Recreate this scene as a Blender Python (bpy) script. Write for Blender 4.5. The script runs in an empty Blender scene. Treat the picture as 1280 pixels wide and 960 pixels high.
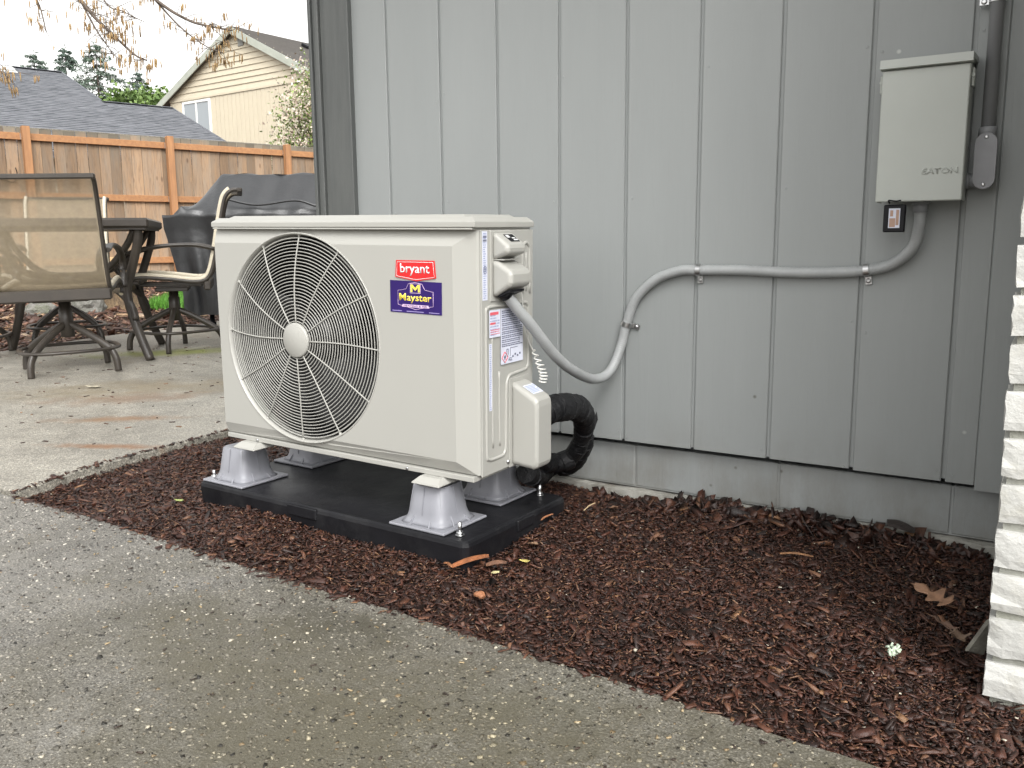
import bpy, math, random
import numpy as np
from mathutils import Vector, Matrix, Quaternion
random.seed(7)
RNG = np.random.default_rng(11)
SC = bpy.context.scene
COL = SC.collection

# ------------------------------------------------------------------ camera
CAM_R = ((0.846146, 0.532867, -0.009517), (0.079469, -0.143807, -0.98641), (-0.526994, 0.83389, -0.164028))
cam_data = bpy.data.cameras.new("camera")
cam = bpy.data.objects.new("camera", cam_data)
COL.objects.link(cam)
r_, d_, f_ = (Vector(v) for v in CAM_R)
mw = Matrix.Identity(4)
for i in range(3):
    mw[i][0], mw[i][1], mw[i][2] = r_[i], -d_[i], -f_[i]
mw.translation = Vector((1.828149, -2.185519, 0.561131))
cam.matrix_world = mw
cam_data.sensor_width = 36.0
cam_data.lens = 1089.75 / 1280 * 36.0
cam_data.clip_start = 0.02
cam_data.clip_end = 3000
SC.camera = cam

# ------------------------------------------------------------------ sky, sun, exposure
SUN_EL, SUN_AZ = math.radians(45), math.radians(131)      # azimuth clockwise from +Y: soft light from the right
world = bpy.data.worlds.new("World")
SC.world = world
world.use_nodes = True
wn = world.node_tree
wn.nodes.clear()
sky = wn.nodes.new("ShaderNodeTexSky")
sky.sky_type = 'NISHITA'
sky.sun_disc = False
sky.sun_elevation = SUN_EL
sky.sun_rotation = SUN_AZ
sky.air_density = 3.6
sky.dust_density = 4.0
sky.ozone_density = 0.5
hs = wn.nodes.new("ShaderNodeHueSaturation")
hs.inputs["Saturation"].default_value = 0.04
bg = wn.nodes.new("ShaderNodeBackground")
bg.inputs["Strength"].default_value = 0.15
wo = wn.nodes.new("ShaderNodeOutputWorld")
wn.links.new(sky.outputs[0], hs.inputs["Color"])
wn.links.new(hs.outputs[0], bg.inputs["Color"])
wn.links.new(bg.outputs[0], wo.inputs["Surface"])
sun_data = bpy.data.lights.new("sun", 'SUN')
sun_data.energy = 0.7
sun_data.angle = math.radians(24)
sun_data.color = (1.0, 0.985, 0.96)
sun = bpy.data.objects.new("sun", sun_data)
COL.objects.link(sun)
sd = Vector((math.sin(SUN_AZ) * math.cos(SUN_EL), math.cos(SUN_AZ) * math.cos(SUN_EL), math.sin(SUN_EL)))
sun.rotation_euler = sd.to_track_quat('Z', 'Y').to_euler()
vs = SC.view_settings
vs.view_transform = 'Standard'
vs.look = 'None'
vs.exposure = 1.12
vs.gamma = 1.0
vs.use_curve_mapping = False
SC.render.engine = 'CYCLES'

# ------------------------------------------------------------------ materials
MATS = {}
def _new(name):
    m = bpy.data.materials.new(name)
    m.use_nodes = True
    nt = m.node_tree
    b = nt.nodes["Principled BSDF"]
    MATS[name] = m
    return m, nt, b

def coords(nt, scale=(1, 1, 1), rnd=True, kind="Object"):
    tc = nt.nodes.new("ShaderNodeTexCoord")
    mp = nt.nodes.new("ShaderNodeMapping")
    mp.inputs["Scale"].default_value = scale
    if rnd:
        oi = nt.nodes.new("ShaderNodeObjectInfo")
        ml = nt.nodes.new("ShaderNodeMath"); ml.operation = 'MULTIPLY'; ml.inputs[1].default_value = 37.0
        nt.links.new(oi.outputs["Random"], ml.inputs[0])
        cb = nt.nodes.new("ShaderNodeCombineXYZ")
        for i in range(3): nt.links.new(ml.outputs[0], cb.inputs[i])
        ad = nt.nodes.new("ShaderNodeVectorMath"); ad.operation = 'ADD'
        nt.links.new(tc.outputs[kind], ad.inputs[0]); nt.links.new(cb.outputs[0], ad.inputs[1])
        nt.links.new(ad.outputs[0], mp.inputs["Vector"])
    else:
        nt.links.new(tc.outputs[kind], mp.inputs["Vector"])
    return mp.outputs[0]

def noise(nt, vec, scale, detail=5, rough=0.6, dist=0.0):
    n = nt.nodes.new("ShaderNodeTexNoise")
    n.inputs["Scale"].default_value = scale
    n.inputs["Detail"].default_value = detail
    n.inputs["Roughness"].default_value = rough
    n.inputs["Distortion"].default_value = dist
    nt.links.new(vec, n.inputs["Vector"])
    return n.outputs["Fac"]

def ramp(nt, fac, stops):
    r = nt.nodes.new("ShaderNodeValToRGB")
    el = r.color_ramp.elements
    while len(el) < len(stops): el.new(0.5)
    for e, (p, c) in zip(el, stops):
        e.position = p
        e.color = (*c, 1) if len(c) == 3 else c
    nt.links.new(fac, r.inputs["Fac"])
    return r.outputs["Color"]

def mixc(nt, fac, a, b, mode='MIX'):
    m = nt.nodes.new("ShaderNodeMix")
    m.data_type = 'RGBA'; m.blend_type = mode
    for s, v in ((m.inputs[0], fac), (m.inputs[6], a), (m.inputs[7], b)):
        if hasattr(v, "is_output") or isinstance(v, bpy.types.NodeSocket): nt.links.new(v, s)
        elif isinstance(v, (int, float)): s.default_value = v
        else: s.default_value = (*v, 1)
    return m.outputs[2]

def g3(v): return (v, v, v)

def bumpn(nt, b, height, strength, dist=0.01):
    bp = nt.nodes.new("ShaderNodeBump")
    bp.inputs["Strength"].default_value = strength
    bp.inputs["Distance"].default_value = dist
    nt.links.new(height, bp.inputs["Height"])
    nt.links.new(bp.outputs[0], b.inputs["Normal"])

def mat(name, c1, c2=None, scale=12, rough=0.5, bump=0.0, bscale=None, stretch=(1, 1, 1), metal=0.0,
        rnd=0.0, lo=0.35, hi=0.65, spec=0.5, dist=0.0, bdist=0.004, rvar=0.0, grime=None, gscale=3):
    if name in MATS: return MATS[name]
    m, nt, b = _new(name)
    v = coords(nt, stretch)
    b.inputs["Roughness"].default_value = rough
    b.inputs["Metallic"].default_value = metal
    b.inputs["Specular IOR Level"].default_value = spec
    f = noise(nt, v, scale, 6, 0.6, dist)
    c2 = c2 or tuple(x * 0.88 for x in c1)
    c = ramp(nt, f, [(lo, c1), (hi, c2)])
    if grime:
        gf = noise(nt, v, gscale, 8, 0.7)
        c = mixc(nt, ramp(nt, gf, [(0.5, g3(0)), (0.72, g3(0.7))]), c, grime)
    if rnd:
        oi = nt.nodes.new("ShaderNodeObjectInfo")
        mr = nt.nodes.new("ShaderNodeMapRange")
        mr.inputs[3].default_value = 1 - rnd; mr.inputs[4].default_value = 1 + rnd
        nt.links.new(oi.outputs["Random"], mr.inputs[0])
        h = nt.nodes.new("ShaderNodeHueSaturation")
        nt.links.new(mr.outputs[0], h.inputs["Value"]); nt.links.new(c, h.inputs["Color"])
        c = h.outputs[0]
    nt.links.new(c, b.inputs["Base Color"])
    if rvar:
        rf = noise(nt, v, scale * 0.6, 5)
        mr2 = nt.nodes.new("ShaderNodeMapRange")
        mr2.inputs[1].default_value = 0.3; mr2.inputs[2].default_value = 0.7
        mr2.inputs[3].default_value = max(0.05, rough - rvar); mr2.inputs[4].default_value = min(1, rough + rvar)
        nt.links.new(rf, mr2.inputs[0]); nt.links.new(mr2.outputs[0], b.inputs["Roughness"])
    if bump:
        bumpn(nt, b, noise(nt, v, bscale or scale * 3, 6, 0.65), bump, bdist)
    return m

def attr_mat(name, rough=0.6, bump=0.3, bscale=300, spec=0.4, trans=0.0, attr="Col"):
    if name in MATS: return MATS[name]
    m, nt, b = _new(name)
    a = nt.nodes.new("ShaderNodeAttribute"); a.attribute_name = attr
    v = coords(nt, rnd=False)
    f = noise(nt, v, bscale, 3)
    c = mixc(nt, 1.0, a.outputs["Color"], ramp(nt, f, [(0.3, g3(0.65)), (0.7, g3(1.15))]), 'MULTIPLY')
    nt.links.new(c, b.inputs["Base Color"])
    b.inputs["Roughness"].default_value = rough
    b.inputs["Specular IOR Level"].default_value = spec
    if trans:
        b.inputs["Transmission Weight"].default_value = 0.0
        b.inputs["Subsurface Weight"].default_value = 0.0
    if bump: bumpn(nt, b, f, bump, 0.002)
    return m

def concrete(name, cols, agg, agg_amt, rough, bump, stain=None, patches=None, grain=(0.6, 1.5), gs=260):
    m, nt, b = _new(name)
    v = coords(nt, rnd=False)
    big = noise(nt, v, 1.3, 7, 0.62)
    mid = noise(nt, v, 9, 7, 0.7)
    c = ramp(nt, big, [(0.3, cols[0]), (0.52, cols[1]), (0.7, cols[2])])
    c = mixc(nt, 0.75, c, ramp(nt, mid, [(0.3, g3(0.72)), (0.7, g3(1.22))]), 'MULTIPLY')
    vo = nt.nodes.new("ShaderNodeTexVoronoi"); vo.inputs["Scale"].default_value = agg
    nt.links.new(v, vo.inputs["Vector"])
    bw = nt.nodes.new("ShaderNodeSeparateColor"); nt.links.new(vo.outputs["Color"], bw.inputs[0])
    stones = ramp(nt, bw.outputs[0], [(0.0, g3(0.45)), (0.45, g3(0.9)), (0.8, g3(1.15)), (0.93, g3(1.75)), (1.0, (2.0, 1.9, 1.7))])
    c = mixc(nt, agg_amt, c, stones, 'MULTIPLY')
    vo2 = nt.nodes.new("ShaderNodeTexVoronoi"); vo2.inputs["Scale"].default_value = agg * 0.42
    nt.links.new(v, vo2.inputs["Vector"])
    sp2 = nt.nodes.new("ShaderNodeSeparateColor"); nt.links.new(vo2.outputs["Color"], sp2.inputs[0])
    c = mixc(nt, agg_amt * 0.7, c, ramp(nt, sp2.outputs[1], [(0.0, g3(0.55)), (0.12, g3(0.95)), (0.85, g3(1.05)), (1.0, g3(1.5))]), 'MULTIPLY')
    gr1 = noise(nt, v, gs, 2, 0.6); gr2 = noise(nt, v, gs * 0.37, 3, 0.7)
    c = mixc(nt, 1.0, c, ramp(nt, gr1, [(0.34, g3(grain[0])), (0.5, g3(1.0)), (0.66, g3(grain[1]))]), 'MULTIPLY')
    c = mixc(nt, 0.8, c, ramp(nt, gr2, [(0.30, g3(grain[0])), (0.42, g3(0.95)), (0.6, g3(1.05)), (0.72, g3(grain[1]))]), 'MULTIPLY')
    if stain:
        for (col, sc, lo, hi, amt) in stain:
            sf = noise(nt, v, sc, 8, 0.68, 0.6)
            c = mixc(nt, ramp(nt, sf, [(lo, g3(0)), (hi, g3(amt))]), c, col)
    if patches: c = patches(nt, v, c)
    nt.links.new(c, b.inputs["Base Color"])
    rf = ramp(nt, mid, [(0.3, g3(rough - 0.14)), (0.7, g3(rough + 0.12))])
    nt.links.new(rf, b.inputs["Roughness"])
    b.inputs["Specular IOR Level"].default_value = 0.45
    h = mixc(nt, 0.5, gr1, gr2)
    bumpn(nt, b, h, bump, 0.004)
    return m

def patch(nt, v, c, cx, cy, rx, ry, col, amt, nsc=14, ang=0.0):
    """A stain or painted sheen of its own outline at (cx, cy) on a slab."""
    mp = nt.nodes.new("ShaderNodeMapping"); mp.vector_type = 'TEXTURE'
    mp.inputs["Location"].default_value = (cx, cy, 0)
    mp.inputs["Rotation"].default_value = (0, 0, ang)
    mp.inputs["Scale"].default_value = (rx, ry, 50)
    nt.links.new(v, mp.inputs["Vector"])
    ln = nt.nodes.new("ShaderNodeVectorMath"); ln.operation = 'LENGTH'
    nt.links.new(mp.outputs[0], ln.inputs[0])
    n = noise(nt, v, nsc, 7, 0.7)
    ad = nt.nodes.new("ShaderNodeMath"); ad.operation = 'MULTIPLY_ADD'
    ad.inputs[1].default_value = 1.9; nt.links.new(n, ad.inputs[0]); nt.links.new(ln.outputs["Value"], ad.inputs[2])
    f = ramp(nt, ad.outputs[0], [(0.55, g3(amt)), (1.0, g3(0.0))])
    sc2 = nt.nodes.new("ShaderNodeMath"); sc2.operation = 'MULTIPLY'; sc2.inputs[1].default_value = 0.5
    nt.links.new(ad.outputs[0], sc2.inputs[0])
    f = ramp(nt, sc2.outputs[0], [(0.55, g3(amt)), (0.9, g3(0.0))])
    return mixc(nt, f, c, col)

def siding_mat(name, c1, c2, grain):
    m, nt, b = _new(name)
    v = coords(nt, (1, 1, 1), False); vr = coords(nt, (26, 26, 1.3)); vb = coords(nt, (4, 4, 0.8))
    g = noise(nt, vr, 3.0, 7, 0.62, 0.8)
    c = ramp(nt, noise(nt, vb, 1.6, 5, 0.6), [(0.3, c1), (0.7, c2)])
    # scuffs, chips of paint and specks of dirt, denser near the ground where rain splashes
    vo = nt.nodes.new("ShaderNodeTexVoronoi"); vo.inputs["Scale"].default_value = 17; nt.links.new(v, vo.inputs["Vector"])
    sc = nt.nodes.new("ShaderNodeSeparateColor"); nt.links.new(vo.outputs["Color"], sc.inputs[0])
    sx = nt.nodes.new("ShaderNodeSeparateXYZ"); nt.links.new(v, sx.inputs[0])
    low = nt.nodes.new("ShaderNodeMapRange"); low.inputs[1].default_value = 0.45; low.inputs[2].default_value = -0.12; low.inputs[3].default_value = 0.09; low.inputs[4].default_value = 0.45; nt.links.new(sx.outputs[2], low.inputs[0])
    lt = nt.nodes.new("ShaderNodeMath"); lt.operation = 'LESS_THAN'; nt.links.new(sc.outputs[0], lt.inputs[0]); nt.links.new(low.outputs[0], lt.inputs[1])
    sp = nt.nodes.new("ShaderNodeMath"); sp.operation = 'MULTIPLY'; nt.links.new(lt.outputs[0], sp.inputs[0]); nt.links.new(ramp(nt, vo.outputs["Distance"], [(0.035, g3(0.8)), (0.10, g3(0))]), sp.inputs[1])
    c = mixc(nt, sp.outputs[0], c, ramp(nt, sc.outputs[1], [(0.55, (0.10, 0.095, 0.08)), (0.62, (0.52, 0.53, 0.51))]))
    dn = noise(nt, coords(nt, (3, 3, 1.5), False), 3.0, 8, 0.7)
    dl = nt.nodes.new("ShaderNodeMapRange"); dl.inputs[1].default_value = 0.10; dl.inputs[2].default_value = -0.16; dl.inputs[3].default_value = 0.0; dl.inputs[4].default_value = 0.55; nt.links.new(sx.outputs[2], dl.inputs[0])
    dm = nt.nodes.new("ShaderNodeMath"); dm.operation = 'MULTIPLY'; nt.links.new(dl.outputs[0], dm.inputs[0]); nt.links.new(ramp(nt, dn, [(0.4, g3(0)), (0.65, g3(1))]), dm.inputs[1])
    c = mixc(nt, dm.outputs[0], c, (0.16, 0.145, 0.115))
    nt.links.new(c, b.inputs["Base Color"])
    b.inputs["Roughness"].default_value = 0.42
    hgt = mixc(nt, 0.25, g, sp.outputs[0])
    bumpn(nt, b, hgt, grain, 0.003)
    return m
SIDING = siding_mat("grey siding paint", (0.292, 0.306, 0.302), (0.274, 0.288, 0.284), 0.42)
TRIM = mat("charcoal trim paint", (0.105, 0.11, 0.105), (0.085, 0.09, 0.087), 6, 0.45, 0.4, 30, (6, 6, 0.6), bdist=0.003)
BLOCK = siding_mat("grey painted block", (0.305, 0.318, 0.314), (0.265, 0.277, 0.273), 0.7)
FOOTING = mat("bare concrete footing", (0.42, 0.41, 0.37), (0.27, 0.26, 0.23), 22, 0.85, 0.7, 90, grime=(0.10, 0.08, 0.055), gscale=9)
MORTAR = mat("joint mortar", (0.33, 0.33, 0.30), (0.2, 0.2, 0.18), 30, 0.9, 0.6, 200)
BRICK = mat("white painted brick", (0.53, 0.527, 0.50), (0.44, 0.437, 0.41), 10, 0.5, 0.8, 26, rnd=0.06, bdist=0.006, grime=(0.42, 0.40, 0.33), gscale=11)
UNIT = mat("ivory powder coat", (0.368, 0.363, 0.334), (0.361, 0.356, 0.327), 3, 0.36, 0.06, 500, bdist=0.001)
_nt = UNIT.node_tree; _b = _nt.nodes["Principled BSDF"]
_n0 = _b.inputs["Normal"].links[0].from_node
_bp = _nt.nodes.new("ShaderNodeBump"); _bp.inputs["Strength"].default_value = 0.10; _bp.inputs["Distance"].default_value = 0.02
_nt.links.new(noise(_nt, coords(_nt, (1, 1, 1)), 3.2, 2, 0.5), _bp.inputs["Height"]); _nt.links.new(_n0.outputs[0], _bp.inputs["Normal"]); _nt.links.new(_bp.outputs[0], _b.inputs["Normal"])
BLACK = mat("black fan plastic", (0.004, 0.004, 0.004), (0.006, 0.006, 0.006), 8, 0.5)
DARKGREY = mat("fan blade grey", (0.010, 0.010, 0.011), None, 8, 0.45)
RISER = mat("grey riser plastic", (0.255, 0.258, 0.283), (0.215, 0.218, 0.24), 14, 0.42, 0.15, 90, (1, 1, 0.3))
PAD = mat("black pad plastic", (0.007, 0.007, 0.0085), (0.012, 0.012, 0.014), 7, 0.42, 0.25, 60, rvar=0.12, grime=(0.026, 0.026, 0.027), gscale=9, spec=0.22)
ZINC = mat("zinc steel", (0.62, 0.62, 0.62), None, 60, 0.3, metal=1.0)
CONDUIT = mat("grey flexible conduit", (0.36, 0.37, 0.37), (0.32, 0.33, 0.33), 20, 0.38)
PVC = mat("grey pvc conduit", (0.27, 0.275, 0.285), (0.24, 0.245, 0.255), 12, 0.4)
FITTING = mat("fitting cover grey", (0.30, 0.30, 0.315), None, 20, 0.45)
BOX = mat("grey enamel box", (0.47, 0.49, 0.455), (0.445, 0.465, 0.43), 4, 0.33, 0.05, 300)
RUBBER = mat("black foam insulation", (0.006, 0.006, 0.007), (0.012, 0.012, 0.013), 18, 0.5, 0.9, 40, bdist=0.008, spec=0.3)
WHITEPL = mat("white plastic", (0.75, 0.74, 0.70), None, 20, 0.4)
BRONZE = mat("bronze powder coat", (0.052, 0.043, 0.034), (0.036, 0.030, 0.025), 10, 0.38, 0.1, 200)
def cedar_mat():
    m, nt, b = _new("cedar board")
    v = coords(nt, (11, 11, 0.9)); tc = nt.nodes.new("ShaderNodeTexCoord"); sx = nt.nodes.new("ShaderNodeSeparateXYZ"); nt.links.new(tc.outputs["Object"], sx.inputs[0])
    g = noise(nt, v, 3.4, 8, 0.68, 1.4)
    c = ramp(nt, g, [(0.28, (0.335, 0.215, 0.12)), (0.5, (0.27, 0.178, 0.108)), (0.74, (0.125, 0.08, 0.05))])
    w = noise(nt, coords(nt, (5, 5, 0.7)), 1.4, 6, 0.7)
    c = mixc(nt, ramp(nt, w, [(0.42, g3(0)), (0.68, g3(0.75))]), c, (0.245, 0.205, 0.16))
    k = nt.nodes.new("ShaderNodeTexVoronoi"); k.inputs["Scale"].default_value = 1.0; nt.links.new(coords(nt, (9, 9, 3.6)), k.inputs["Vector"])
    c = mixc(nt, mixc(nt, 1.0, ramp(nt, k.outputs["Distance"], [(0.08, g3(0.8)), (0.17, g3(0.0))]), ramp(nt, k.outputs["Color"], [(0.5, g3(0)), (0.62, g3(1))]), "MULTIPLY"), c, (0.11, 0.065, 0.04))
    zf = nt.nodes.new("ShaderNodeMath"); zf.operation = 'MULTIPLY_ADD'; zf.inputs[1].default_value = 0.35; nt.links.new(w, zf.inputs[0]); nt.links.new(sx.outputs[2], zf.inputs[2])
    zr = nt.nodes.new("ShaderNodeMapRange"); zr.inputs[1].default_value = 1.98; zr.inputs[2].default_value = 2.12; nt.links.new(zf.outputs[0], zr.inputs[0])
    c = mixc(nt, zr.outputs[0], c, (0.17, 0.15, 0.115))
    oi = nt.nodes.new("ShaderNodeObjectInfo"); mr = nt.nodes.new("ShaderNodeMapRange"); mr.inputs[3].default_value = 0.68; mr.inputs[4].default_value = 1.28; nt.links.new(oi.outputs["Random"], mr.inputs[0])
    h = nt.nodes.new("ShaderNodeHueSaturation"); nt.links.new(mr.outputs[0], h.inputs["Value"]); nt.links.new(c, h.inputs["Color"])
    nt.links.new(h.outputs[0], b.inputs["Base Color"]); b.inputs["Roughness"].default_value = 0.8
    bumpn(nt, b, g, 0.4, 0.006)
    return m
CEDAR = cedar_mat()
CEDARRAIL = mat("cedar rail", (0.40, 0.20, 0.085), (0.31, 0.15, 0.068), 4, 0.7, 0.3, 9, (6, 1.2, 6), rnd=0.08)
CEDARPOST = mat("cedar post", (0.40, 0.20, 0.088), (0.28, 0.14, 0.066), 3, 0.7, 0.3, 9, (8, 8, 0.9), rnd=0.10)
GREYWOOD = mat("weathered grey wood", (0.34, 0.31, 0.25), (0.19, 0.175, 0.15), 6, 0.85, 0.4, 10, (9, 9, 0.7), rnd=0.2)
COVER = mat("black grill cover", (0.012, 0.0125, 0.014), (0.018, 0.019, 0.021), 6, 0.44, 0.35, 22, bdist=0.01, rvar=0.08)
SHINGLE = mat("grey asphalt shingle", (0.175, 0.18, 0.195), (0.075, 0.08, 0.09), 7, 0.85, 0.5, 60, (0.6, 3.2, 1), lo=0.38, hi=0.62)
SHINGLE2 = mat("brown asphalt shingle", (0.17, 0.155, 0.14), (0.115, 0.105, 0.095), 9, 0.85, 0.5, 60, (0.6, 3.2, 1))
CREAM = mat("cream siding", (0.60, 0.535, 0.41), (0.57, 0.505, 0.385), 4, 0.55, 0.2, 20)
CREAMTRIM = mat("sage rake trim", (0.42, 0.44, 0.38), None, 5, 0.6)
VINYL = mat("white vinyl frame", (0.78, 0.78, 0.76), None, 5, 0.4)
SOIL = mat("dark wet soil", (0.030, 0.016, 0.010), (0.055, 0.028, 0.018), 26, 0.9, 0.9, 70, bdist=0.02)
YARDSOIL = mat("brown yard soil", (0.10, 0.060, 0.040), (0.055, 0.035, 0.024), 6, 0.95, 0.8, 30, bdist=0.03)
BARK = mat("conifer bark", (0.09, 0.07, 0.055), (0.05, 0.04, 0.032), 8, 0.9, 0.6, 20)
HAZELBARK = mat("hazel bark", (0.16, 0.125, 0.10), (0.10, 0.08, 0.065), 20, 0.85, 0.3, 60)
STUMPBARK = mat("stump bark", (0.24, 0.165, 0.09), (0.10, 0.07, 0.045), 9, 0.9, 0.9, 18, (4, 4, 0.7), bdist=0.02)
ROCK = mat("mossy rock", (0.22, 0.21, 0.19), (0.12, 0.12, 0.10), 12, 0.9, 0.8, 30, grime=(0.12, 0.14, 0.05), bdist=0.02)
CHIP = attr_mat("bark chip", 0.45, 0.6, 420, 0.5)
LEAF = attr_mat("leaf blade", 0.55, 0.2, 60, 0.3)
RED = mat("red badge", (0.62, 0.02, 0.022), (0.58, 0.018, 0.02), 20, 0.3)
PURPLE = mat("violet sticker", (0.020, 0.005, 0.115), (0.018, 0.004, 0.10), 20, 0.35)
YELLOW = mat("yellow print", (0.90, 0.72, 0.10), (0.88, 0.70, 0.09), 20, 0.4)
WHITE = mat("white print", (0.82, 0.82, 0.82), None, 20, 0.4)
PINK = mat("pale pink print", (0.75, 0.55, 0.75), None, 20, 0.4)
LABELW = mat("label paper", (0.68, 0.70, 0.80), None, 20, 0.45)
LABELR = mat("red print", (0.72, 0.12, 0.15), None, 20, 0.45)
INK = mat("dark ink", (0.10, 0.11, 0.17), (0.16, 0.17, 0.24), 300, 0.5)
INKBLACK = mat("black ink", (0.006, 0.006, 0.008), None, 30, 0.45, spec=0.25)
COPPER = mat("tan tag print", (0.42, 0.27, 0.2), None, 40, 0.4)

def glass_mat():
    m, nt, b = _new("window glass")
    b.inputs["Base Color"].default_value = (0.30, 0.33, 0.35, 1)
    b.inputs["Roughness"].default_value = 0.08
    b.inputs["Specular IOR Level"].default_value = 0.8
    return m
GLASS = glass_mat()

def sling_mat():
    m, nt, b = _new("woven sling mesh")
    b.inputs["Roughness"].default_value = 0.6
    v = coords(nt, rnd=False)
    w1 = noise(nt, v, 40, 4)
    c = ramp(nt, w1, [(0.3, (0.33, 0.27, 0.18)), (0.7, (0.27, 0.22, 0.15))])
    nt.links.new(c, b.inputs["Base Color"])
    tr = nt.nodes.new("ShaderNodeBsdfTransparent")
    mx = nt.nodes.new("ShaderNodeMixShader"); mx.inputs[0].default_value = 0.60
    nt.links.new(tr.outputs[0], mx.inputs[1]); nt.links.new(b.outputs[0], mx.inputs[2])
    out = nt.nodes["Material Output"]
    nt.links.new(mx.outputs[0], out.inputs["Surface"])
    return m
SLING = sling_mat()
HEM = mat("cream sling hem", (0.66, 0.60, 0.47), (0.60, 0.54, 0.42), 30, 0.6)

def driveway_cols(nt, v, c):
    c = patch(nt, v, c, -0.7, -1.55, 1.6, 0.75, (0.275, 0.262, 0.238), 0.65, 3, 0.1)  # paler left side: the damp slab's sheen painted into the colour
    c = patch(nt, v, c, 1.30, -1.35, 1.75, 0.80, (0.092, 0.082, 0.054), 0.85, 4, -0.15)
    c = patch(nt, v, c, 0.75, -1.05, 0.25, 0.1, (0.06, 0.055, 0.04), 0.6, 18)
    return c
def patio_cols(nt, v, c):
    c = patch(nt, v, c, -3.0, 1.35, 0.75, 0.30, (0.20, 0.22, 0.045), 0.85, 6, 0.9)
    c = patch(nt, v, c, -1.9, 0.45, 0.95, 0.42, (0.24, 0.19, 0.115), 0.6, 5, 0.8)
    c = patch(nt, v, c, -1.75, 0.18, 0.55, 0.20, (0.20, 0.11, 0.055), 0.55, 8, 0.8)
    c = patch(nt, v, c, -1.35, -0.12, 0.36, 0.09, (0.24, 0.13, 0.06), 0.7, 13, 0.7)
    c = patch(nt, v, c, -0.95, -0.43, 0.32, 0.055, (0.22, 0.11, 0.05), 0.85, 14, 0.45)
    return c
DRIVE = concrete("damp aggregate concrete", [(0.122, 0.115, 0.101), (0.165, 0.156, 0.138), (0.21, 0.198, 0.177)], 420, 0.8, 0.5, 0.9,
                 stain=[((0.09, 0.088, 0.062), 2.1, 0.56, 0.75, 0.6)], patches=driveway_cols, grain=(0.42, 1.75), gs=240)
PATIO = concrete("worn patio concrete", [(0.22, 0.205, 0.175), (0.29, 0.272, 0.232), (0.345, 0.325, 0.28)], 260, 0.6, 0.5, 0.5,
                 stain=[((0.20, 0.16, 0.10), 1.6, 0.58, 0.8, 0.5), ((0.10, 0.10, 0.085), 12, 0.62, 0.8, 0.5)], patches=patio_cols)

_cb = COVER.node_tree.nodes["Principled BSDF"]
_cb.inputs["Specular IOR Level"].default_value = 0.8
_cb.inputs["Coat Weight"].default_value = 0.3; _cb.inputs["Coat Roughness"].default_value = 0.45
# ------------------------------------------------------------------ mesh helpers
def cr(pts, n=8, closed=False):
    """Catmull-Rom curve through points."""
    P = [Vector(p) for p in pts]
    out = []
    m = len(P)
    rng = range(m if closed else m - 1)
    for i in rng:
        if closed:
            a, b, c, d = P[(i - 1) % m], P[i], P[(i + 1) % m], P[(i + 2) % m]
        else:
            a = P[i - 1] if i > 0 else P[0] * 2 - P[1]
            b, c = P[i], P[i + 1]
            d = P[i + 2] if i + 2 < m else P[-1] * 2 - P[-2]
        for k in range(n):
            t = k / n
            out.append(0.5 * ((2 * b) + (c - a) * t + (2 * a - 5 * b + 4 * c - d) * t * t + (3 * b - a - 3 * c + d) * t ** 3))
    if not closed: out.append(P[-1])
    return out

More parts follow.
